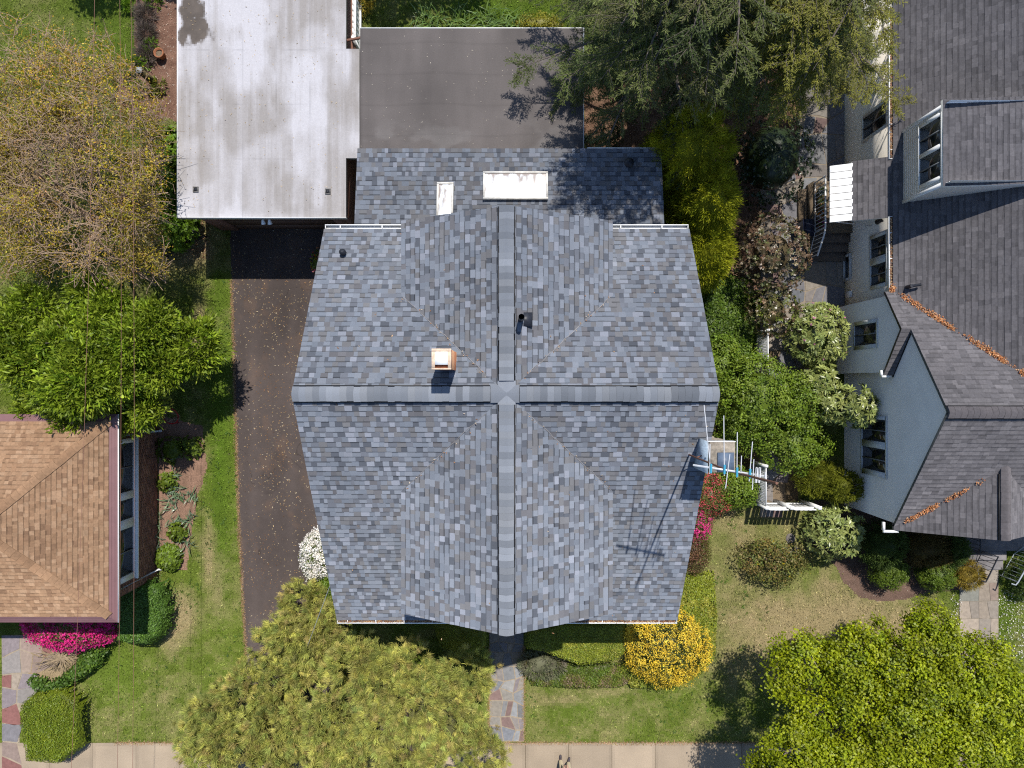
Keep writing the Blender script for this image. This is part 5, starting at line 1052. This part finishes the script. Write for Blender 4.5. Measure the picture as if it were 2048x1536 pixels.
hedge('clipped_hedge', 'yellow green rounded hedge next to the coloured flagstones', 'hedge', poly([(40, 1405), (62, 1388), (120, 1378), (158, 1395), (166, 1425), (162, 1500), (120, 1530), (50, 1525), (38, 1450)], .7), .85, [(.17, .22, .012), (.14, .20, .012), (.20, .24, .016)], .05, .035, 1500, .22, lumps=.05)
hedge('ivy_hedge', 'curved dark ivy hedge between azalea and lawn', 'hedge', poly([(188, 1283), (214, 1300), (206, 1326), (172, 1350), (128, 1380), (80, 1386), (48, 1366), (62, 1352), (100, 1366), (140, 1340), (158, 1310)], .4), .5, [(.09, .165, .018), (.12, .2, .024), (.07, .135, .018)], .1, .08, 800, .18, lumps=.12)
hedge('ground_cover', 'green weeds and ferns along the east wall of the grey house', 'weeds', poly([(1400, 540), (1500, 560), (1520, 640), (1500, 740), (1430, 800), (1400, 760)]), .35, [(.08, .14, .015), (.11, .17, .02), (.06, .11, .012)], .1, .06, 700, .3, lumps=.25, kind='stuff', tilt=.8)
# bare brush pile shrub
t = T('bare_shrub', 'pruned bare shrub with tan branches beside the coloured flagstones', 'shrub', (*P2(112, 1330), 0)); g = G(); c = np.array([*P2(118, 1318, .2), .05])
for k in range(42):
    a = R.uniform(0, 6.283); d = np.array([math.cos(a), math.sin(a), R.uniform(.1, .55)]); L = R.uniform(.35, .95); p = [c + d * L * s + R.normal(0, .025, 3) for s in (0, .35, .7, 1)]; g.tube(p, [.022, .015, .01, .005], 5)
    for j in range(3): e = p[2 - j % 2]; g.tube([e, e + nz(d + R.normal(0, .7, 3)) * .22], [.007, .004], 4)
g.build('branches', mat('tan_branch', (.26, .2, .13), rough=.9, amt=.35), t); sheet('bare_soil', poly([(62, 1300), (160, 1290), (150, 1340), (100, 1366), (55, 1362)]), .03, M_mulch, mcol((.2, .15, .09), (.3, .23, .14)), label='bare earth under the pruned shrub')
# ================================================================== small objects
c = P2(320, 108, .2); PT_ = T('clay_pot', 'round terracotta pot rim on the mulch bed', 'pot', (*c, 0)); g = G(); a = np.linspace(0, 2 * np.pi, 25)
def lathe(g, c, prof, n=24):
    a = np.linspace(0, 2 * np.pi, n + 1); X = np.array([[c[0] + r * math.cos(t) for t in a] for r, z in prof]); Y = np.array([[c[1] + r * math.sin(t) for t in a] for r, z in prof]); Z = np.array([[z] * (n + 1) for r, z in prof]); g.grid(X, Y, Z); return g
lathe(g, c, [(.12, 0), (.15, .26), (.175, .26), (.175, .32), (.14, .32), (.13, .2), (.0, .2)]); g.build('pot', mat('terracotta', (.34, .14, .07), rough=.85, amt=.25), PT_, smooth=False)
g = G(); lathe(g, c, [(.0, .24), (.135, .235)]); g.build('soil', M_mulch if False else mat('potting_soil', (.2, .15, .1), amt=.5, scale=40), PT_)
b = P(309, 166); WP = T('wooden_post', 'square weathered wooden post standing in the mulch bed', 'post', b); g = G(); g.box(b[0] - .085, b[0] + .085, b[1] - .085, b[1] + .085, 0, 1.0); g.build('post', mat('mossy_wood', (.09, .075, .035), rough=.95, amt=.4, scale=18, stretch=(1, 1, .2)), WP)
g = G(); g.box(b[0] - .095, b[0] + .095, b[1] - .095, b[1] + .095, 1.001, 1.05); g.build('cap', mat('zinc_cap', (.22, .23, .24), rough=.6, amt=.3), WP)
g = G(); p = [P(226, 191, .09), P(244, 197, .1), P(264, 202, .09)]; g.tube(p, [.08, .09, .07], 9); tag(g.build('log', M_bark, origin=p[1]), 'grey rotten log edging the mulch bed near the lawn', 'log')
for (px, py), r, lb in (((1581, 1077), .2, 'round grey stepping stone nearest the gate'), ((1590, 1100), .17, 'stepping stone at the edge of the mulch')):
    c = P2(px, py); g = G(); a = np.linspace(0, 6.283, 10)[:-1]; g.prism([(c[0] + r * R.uniform(.8, 1.1) * math.cos(t), c[1] + r * .9 * R.uniform(.8, 1.1) * math.sin(t)) for t in a], 0, .04, (.17, .15, .14)); tag(g.build('stepping_stone', M_flag, origin=(*c, 0)), lb, 'stone')
# bin
BN = T('trash_bin', 'dark blue wheeled trash bin leaning by the side stoop', 'bin', (10.0, 5.25, 0)); g = G(); Mbin = mat('blue_plastic', (.02, .045, .10), rough=.45, amt=.2)
v = [(9.90, 5.06, 0), (10.12, 5.06, 0), (10.12, 5.5, 0), (9.90, 5.5, 0), (9.84, 5.0, .98), (10.17, 5.0, .98), (10.17, 5.55, .98), (9.84, 5.55, .98)]; g.add(v, [(0, 3, 2, 1), (0, 1, 5, 4), (1, 2, 6, 5), (2, 3, 7, 6), (3, 0, 4, 7)]); g.build('body', Mbin, BN)
g = G(); g.box(9.82, 10.19, 4.98, 5.57, .982, 1.03); g.box(9.86, 10.15, 5.03, 5.52, 1.031, 1.05); g.build('lid', mat('navy_lid', (.012, .016, .035), rough=.5), BN); g = G(); g.tube([(10.21, 5.05, .95), (10.21, 5.5, .95)], .018, 6); g.build('handle', M_dark, BN)
for y in (5.04, 5.52):
    g = G(); g.tube([(10.1, y - .025, .09), (10.1, y + .025, .09)], .09, 12); g.build('wheel', M_dark, BN)
# potted flowers on the stoop
for i, (y, col, lb) in enumerate(((6.55, (.25, .3, .33), 'grey pot with trailing plant on the stoop, farthest from the bin'), (6.2, (.2, .1, .06), 'brown pot with dark foliage in the middle of the stoop'), (5.78, (.8, .8, .8), 'white pot with orange flowers on the stoop'), (5.42, (.3, .06, .05), 'red pot with purple flowers by the stoop stairs'))):
    c = (10.52, y); t = T('flower_pot', lb, 'pot', (*c, .62), 'flower pots on the side stoop'); g = G(); lathe(g, c, [(.09, .62), (.13, .84), (.145, .84), (.145, .88), (.12, .88), (.11, .82), (0, .82)], 14); g.build('pot', mat('glazed_pot', col, rough=.4), t)
    g = G(); C, A = shell((*c, .88), (.12, .12, .1), 22, 0); clumps(g, C, A, 9, 'rosette', .08, .035, .02, [(.06, .09, .02), (.09, .12, .03)]); g.build('foliage', M_leaf, t)
    if i > 1: g = G(); C, A = shell((*c, .92), (.12, .12, .1), 9, .1); clumps(g, C, A, 7, 'rosette', .05, .04, .01, [(.7, .2, .01) if i == 2 else (.35, .03, .3)]); g.build('blossoms', M_petal, t)
# hose on a red hanger
c = P2(341, 832, .6); HR = T('garden_hose', 'coiled garden hose on a red hoop in the tree shade beside the brick house', 'hose', (*c, 0)); g = G(); a = np.linspace(0, 6.283, 30); g.tube([(c[0] + .27 * math.cos(t), c[1] + .27 * math.sin(t), .62 + .12 * math.sin(t)) for t in a], .018, 6, cap=False); g.tube([(c[0], c[1] - .26, 0), (c[0], c[1] - .26, .55)], .02, 6); g.build('hoop', mat('red_enamel', (.35, .015, .02), rough=.4), HR)
g = G(); q = []
for i in range(150): t = i * .17; r = .14 + .05 * math.sin(i * .7) + .0006 * i; q.append((c[0] - .08 + r * 1.5 * math.cos(t), c[1] + r * .8 * math.sin(t), .42 + .0012 * i + .02 * math.sin(i)))
g.tube(q, .012, 5); g.build('coil', mat('tan_hose', (.22, .15, .10), rough=.6), HR)
# overhead wires
Mw = mat('copper_brown_wire', (.20, .10, .07), rough=.6)
def wire(label, a, b, sag, z, r=.0055, m=Mw):
    p, q = np.array(P(*a, z)), np.array(P(*b, z)); t = np.linspace(0, 1, 25)[:, None]; c = p + (q - p) * t; c[:, 2] -= (sag * 4 * t * (1 - t))[:, 0]; g = G(); g.tube(c, r, 6); tag(g.build('overhead_wire', m, origin=p), label, 'wire', 'overhead wires beside the tan roof')
wire('overhead wire crossing the tan roof along its shingles', (190, -60), (138, 1640), .15, 5.9)
wire('overhead wire running along the gutter line of the tan roof', (239, -60), (233, 1640), .15, 5.9)
wire('overhead wire passing in front of the brick wall windows', (261, -60), (264, 1640), .15, 5.9)
g = G(); p = np.array([XL + .05, -5.25, 5.35]); q = np.array(P(584, 1375, 0)); t = np.linspace(0, 1, 20)[:, None]; c = p + (q - p) * t; c[:, 2] -= .0 * t[:, 0]; g.tube(c, .009, 6); tag(g.build('service_cable', mat('grey_cable', (.4, .4, .4), rough=.5), origin=p), 'grey service cable dropping from the roof corner over the cypress', 'cable')
# fallen petals and leaf specks
def scatter(n, pg, z, dens=None):
    pg = np.asarray(pg); x = R.uniform(pg[:, 0].min(), pg[:, 0].max(), n); y = R.uniform(pg[:, 1].min(), pg[:, 1].max(), n); ok = inpoly(x, y, pg)
    if dens is not None: ok &= R.random(n) < dens(x, y)
    return np.stack([x[ok], y[ok], np.full(ok.sum(), z)], 1)
dd = lambda x, y: np.clip(.25 + 1.7 * (fbm(x * 1.1, y * .8, 111, 4) - .3), .05, 1)
flakes('fallen_petals', scatter(6500, DRIVE, .014, dd), .06, .02, [(.5, .38, .2), (.42, .27, .13), (.6, .5, .34), (.3, .17, .08)], 'pale petals scattered over the driveway')
flakes('leaf_litter', scatter(9000, DRIVE, .013, lambda x, y: sstep(.5, .72, fbm(x * 1.3, y * .9, 115, 4))), .035, .018, [(.30, .15, .06), (.24, .11, .045), (.36, .2, .08)], 'orange brown catkins drifted on the driveway')
flakes('fallen_petals', scatter(420, [(g0[0] + .1, g0[2] + .1), (g0[1] - .1, g0[2] + .1), (g0[1] - .1, 12.2), (g0[0] + .1, 12.2)], GZ + .012, lambda x, y: .15 + .85 * (fbm(x * .8, y * .8, 121, 3) > .5)), .06, .016, [(.55, .43, .26), (.45, .33, .18)], 'petals lying on the pale garage roof')
flakes('fallen_petals', scatter(260, [(BR[0], BR[2] + .3), (BR[1], BR[2] + .3), (BR[1], BR[3]), (BR[0], BR[3])], BZ + .006), .045, .015, [(.55, .5, .42), (.45, .4, .33)], 'petals lying on the brown porch roof')
vq = np.array([vp(sx, YR + s_ * t) for sx in (-1, 1) for s_ in (1, -1) for t in R.uniform(.4, 2.4, 26)]); vq += R.normal(0, .05, vq.shape) * (1, 1, .1) + (0, 0, .03)
rp = np.column_stack([R.uniform(-4.8, 4.5, 60), R.uniform(-6.4, 3.9, 60)]); rp = np.array([(x, y, nroof(x, y) + .02) for x, y in rp])
flakes('roof_litter', np.vstack([vq, rp]), .06, .025, [(.45, .3, .18), (.5, .42, .33), (.38, .2, .1)], 'few dry leaves and petals on the grey shingle roof')
flakes('bark_chips', scatter(900, MULCH1, .014), .07, .02, [(.5, .4, .3), (.35, .22, .15), (.58, .5, .42)], 'pale wood chips on the mulch bed')
flakes('bark_chips', scatter(700, MULCH3, .014), .035, .02, [(.4, .3, .25), (.3, .2, .16), (.5, .45, .4)], 'pale specks on the dark mulch')
flakes('fallen_petals', np.vstack([scatter(420, poly([(1996, 1180), (2060, 1180), (2060, 1320), (1996, 1320)]), .05), scatter(160, poly([(1900, 1185), (1924, 1185), (1922, 1330), (1896, 1330)]), .05)]), .045, .03, [(.7, .68, .64), (.6, .56, .5)], 'white petals along the entry walk')
flakes('leaf_litter', scatter(5200, SOIL1, .02), .07, .035, [(.30, .17, .10), (.22, .12, .07), (.38, .26, .17), (.15, .09, .05)], 'brown fallen leaves under the conifers')
flakes('leaf_litter', scatter(900, poly([(355, 430), (420, 430), (418, 520), (355, 500)]), .02), .07, .035, [(.32, .18, .10), (.25, .13, .07), (.4, .28, .18)], 'brown fallen leaves at the garage corner')
k = 5200; t = R.random(k); ep = poly([(463, 560), (470, 800), (478, 1060), (492, 1310)]); i = np.minimum((t * 3).astype(int), 2); f = t * 3 - i; e = ep[i] * (1 - f)[:, None] + ep[i + 1] * f[:, None]
flakes('edge_litter', np.column_stack([e[:, 0] + R.normal(0, .035, k), e[:, 1], np.full(k, .016)]), .04, .018, [(.36, .22, .12), (.28, .16, .08), (.45, .32, .2), (.22, .15, .07)], 'tan litter along the lawn edge of the driveway')
k = 6500; x = R.uniform(-14, 9, k); x = x[(x < -5) | (x > -.9)]; k = len(x)
flakes('edge_litter', np.column_stack([x, -12.62 + R.normal(.01, .035, k), np.full(k, .034)]), .04, .018, [(.42, .24, .13), (.5, .36, .22), (.3, .2, .1)], 'tan dead grass along the sidewalk edge')
k = 2600; yy = R.uniform(-12.5, -9.2, k); sd = R.choice([-.8, .41], k)
flakes('edge_litter', np.column_stack([sd + R.normal(0, .04, k), yy, np.full(k, .03)]), .04, .018, [(.42, .24, .13), (.4, .3, .18), (.25, .2, .06)], 'tan litter along the front path edges')
k = 5200; x = R.uniform(-14.5, 9, k); y = R.uniform(-12.5, 4, k); w_ = fbm(x * 1.6, y * 1.6, 151, 4); ok = (w_ > .56)
for e in EXCL: ok &= ~inpoly(x, y, e)
k = int(ok.sum()); C = np.column_stack([x[ok], y[ok], np.full(k, .02)]); g = G(); clumps(g, C, np.tile([0, 0, 1.], (k, 1)), 6, 'rosette', .055, .035, .01, [(.07, .13, .02), (.10, .16, .02), (.06, .105, .02)], el=(.1, .6)); ST(g.build('clover_weeds', M_grass), 'stuff', 'low clover and weeds growing in the lawn')
# ================================================================== person with shoes in view at the lower edge
PE = T('person', 'person in khaki trousers and dark shoes standing on the sidewalk', 'person', (1.78, -13.2, 0))
def skin(name, verts, edges, radii, m, par, sub=2, root=0):
    me = bpy.data.meshes.new(name); o0 = np.array(PE['_o']); me.from_pydata([tuple(np.array(v) - o0) for v in verts], edges, []); me.materials.append(m)
    o = bpy.data.objects.new(name, me); COL.objects.link(o); o.parent = par; bm_ = o.modifiers.new('skin', 'SKIN'); me.skin_vertices[0].data
    for i, r in enumerate(radii): me.skin_vertices[0].data[i].radius = (r, r) if np.isscalar(r) else r; me.skin_vertices[0].data[i].use_root = (i == root)
    bm_.use_smooth_shade = True; s = o.modifiers.new('sub', 'SUBSURF'); s.levels = sub; s.render_levels = sub; return o
def skin_ok(name, verts, edges, radii, m, par, sub=2):
    me = bpy.data.meshes.new(name + '_cage'); o0 = np.array(PE['_o']); me.from_pydata([tuple(np.array(v) - o0) for v in verts], edges, [])
    o = bpy.data.objects.new(name, me); COL.objects.link(o); o.modifiers.new('skin', 'SKIN'); 
    for i, r in enumerate(radii): me.skin_vertices[0].data[i].radius = (r, r) if np.isscalar(r) else r; me.skin_vertices[0].data[i].use_root = (i == 0)
    o.modifiers['skin'].use_smooth_shade = True; s = o.modifiers.new('sub', 'SUBSURF'); s.levels = sub; s.render_levels = sub
    dg = bpy.context.evaluated_depsgraph_get(); n = bpy.data.meshes.new_from_object(o.evaluated_get(dg)); n.name = name; n.materials.clear(); n.materials.append(m); o.modifiers.clear(); o.data = n; o.parent = par; return o
bx, by = 1.78, -13.2; lf, rf = (bx - .085, by + .03), (bx + .19, by - .05); hip = (bx + .04, by - .03)
M_skin = mat('skin', (.42, .25, .18), rough=.6, amt=.08); M_khaki = mat('khaki_cloth', (.34, .29, .20), rough=.9, amt=.12); M_shirt = mat('navy_shirt', (.05, .07, .12), rough=.9); M_shoe = mat('dark_shoe', (.055, .045, .055), rough=.6, amt=.3); M_hair = mat('brown_hair', (.05, .03, .02), rough=.7)
hx, hy = hip; V = [(hx, hy, .95), (hx, hy, 1.2), (hx, hy - .01, 1.42), (hx, hy, 1.52), (hx, hy + .02, 1.62), (hx, hy + .04, 1.74)]; E = [(0, 1), (1, 2), (2, 3), (3, 4), (4, 5)]; Rr = [(.15, .1), (.14, .095), (.15, .09), .055, .085, .07]
for s in (-1, 1):
    n = len(V); V += [(hx + s * .19, hy, 1.43), (hx + s * .24, hy + .03, 1.16), (hx + s * .09, hy + .27, 1.08), (hx + s * .05, hy + .34, 1.09)]; E += [(2, n), (n, n + 1), (n + 1, n + 2), (n + 2, n + 3)]; Rr += [.058, .045, .034, .03]
    for f in range(5):
        m = len(V); o = (f - 1.5) * .019; th = f == 4
        if th: V += [(hx + s * .035, hy + .35, 1.115), (hx + s * .012, hy + .375, 1.115)]; E += [(n + 2, m), (m, m + 1)]; Rr += [.010, .009]
        else: l = (.05, .056, .052, .042)[f]; V += [(hx + s * .05 - s * o * .3, hy + .38 + o * .2, 1.09 + o), (hx + s * (.05 - l * .6), hy + .40, 1.085 + o)]; E += [(n + 3, m), (m, m + 1)]; Rr += [.010, .008]
    n = len(V); ft = lf if s < 0 else rf; V += [(hx + s * .09, hy, .88), ((hx + s * .1 + ft[0]) / 2, hy + .035, .5), (ft[0], ft[1] - .02, .1), (ft[0] + .01 * s, ft[1] + .1, .055)]; E += [(0, n), (n, n + 1), (n + 1, n + 2), (n + 2, n + 3)]; Rr += [.095, .062, .042, .035]
skin_ok('body', V, E, Rr, M_skin, PE)
V = [(hx, hy, 1.0)]; E = []; Rr = [(.165, .115)]
for s in (-1, 1):
    n = len(V); ft = lf if s < 0 else rf; V += [(hx + s * .09, hy, .86), ((hx + s * .1 + ft[0]) / 2, hy + .04, .5), (ft[0], ft[1] - .02, .12)]; E += [(0, n), (n, n + 1), (n + 1, n + 2)]; Rr += [.11, .085, .075]
skin_ok('trousers', V, E, Rr, M_khaki, PE)
V = [(hx, hy, .98), (hx, hy, 1.2), (hx, hy - .01, 1.42), (hx, hy, 1.49)]; E = [(0, 1), (1, 2), (2, 3)]; Rr = [(.17, .12), (.16, .115), (.165, .105), .07]
for s in (-1, 1): n = len(V); V += [(hx + s * .19, hy, 1.43), (hx + s * .225, hy + .02, 1.25)]; E += [(2, n), (n, n + 1)]; Rr += [.075, .066]
skin_ok('shirt', V, E, Rr, M_shirt, PE)
for ft, a in ((lf, .06), (rf, .28)):
    d = np.array([math.sin(a), math.cos(a)]); V = [(ft[0] - d[0] * .09, ft[1] - d[1] * .09, .075), (ft[0], ft[1], .085), (ft[0] + d[0] * .1, ft[1] + d[1] * .1, .075), (ft[0] + d[0] * .18, ft[1] + d[1] * .18, .068)]; skin_ok('shoe', V, [(0, 1), (1, 2), (2, 3)], [.042, .046, .05, .038], M_shoe, PE)
g = G(); C = np.array([hx, hy + .035, 1.70]); u = np.linspace(0, 2 * np.pi, 19); v = np.linspace(.1, 1.571, 8); U, V_ = np.meshgrid(u, v); g.grid(C[0] + .088 * np.cos(V_) * np.cos(U), C[1] - .02 + .1 * np.cos(V_) * np.sin(U), C[2] + .03 + .1 * np.sin(V_)); g.build('hair', M_hair, PE, smooth=True)
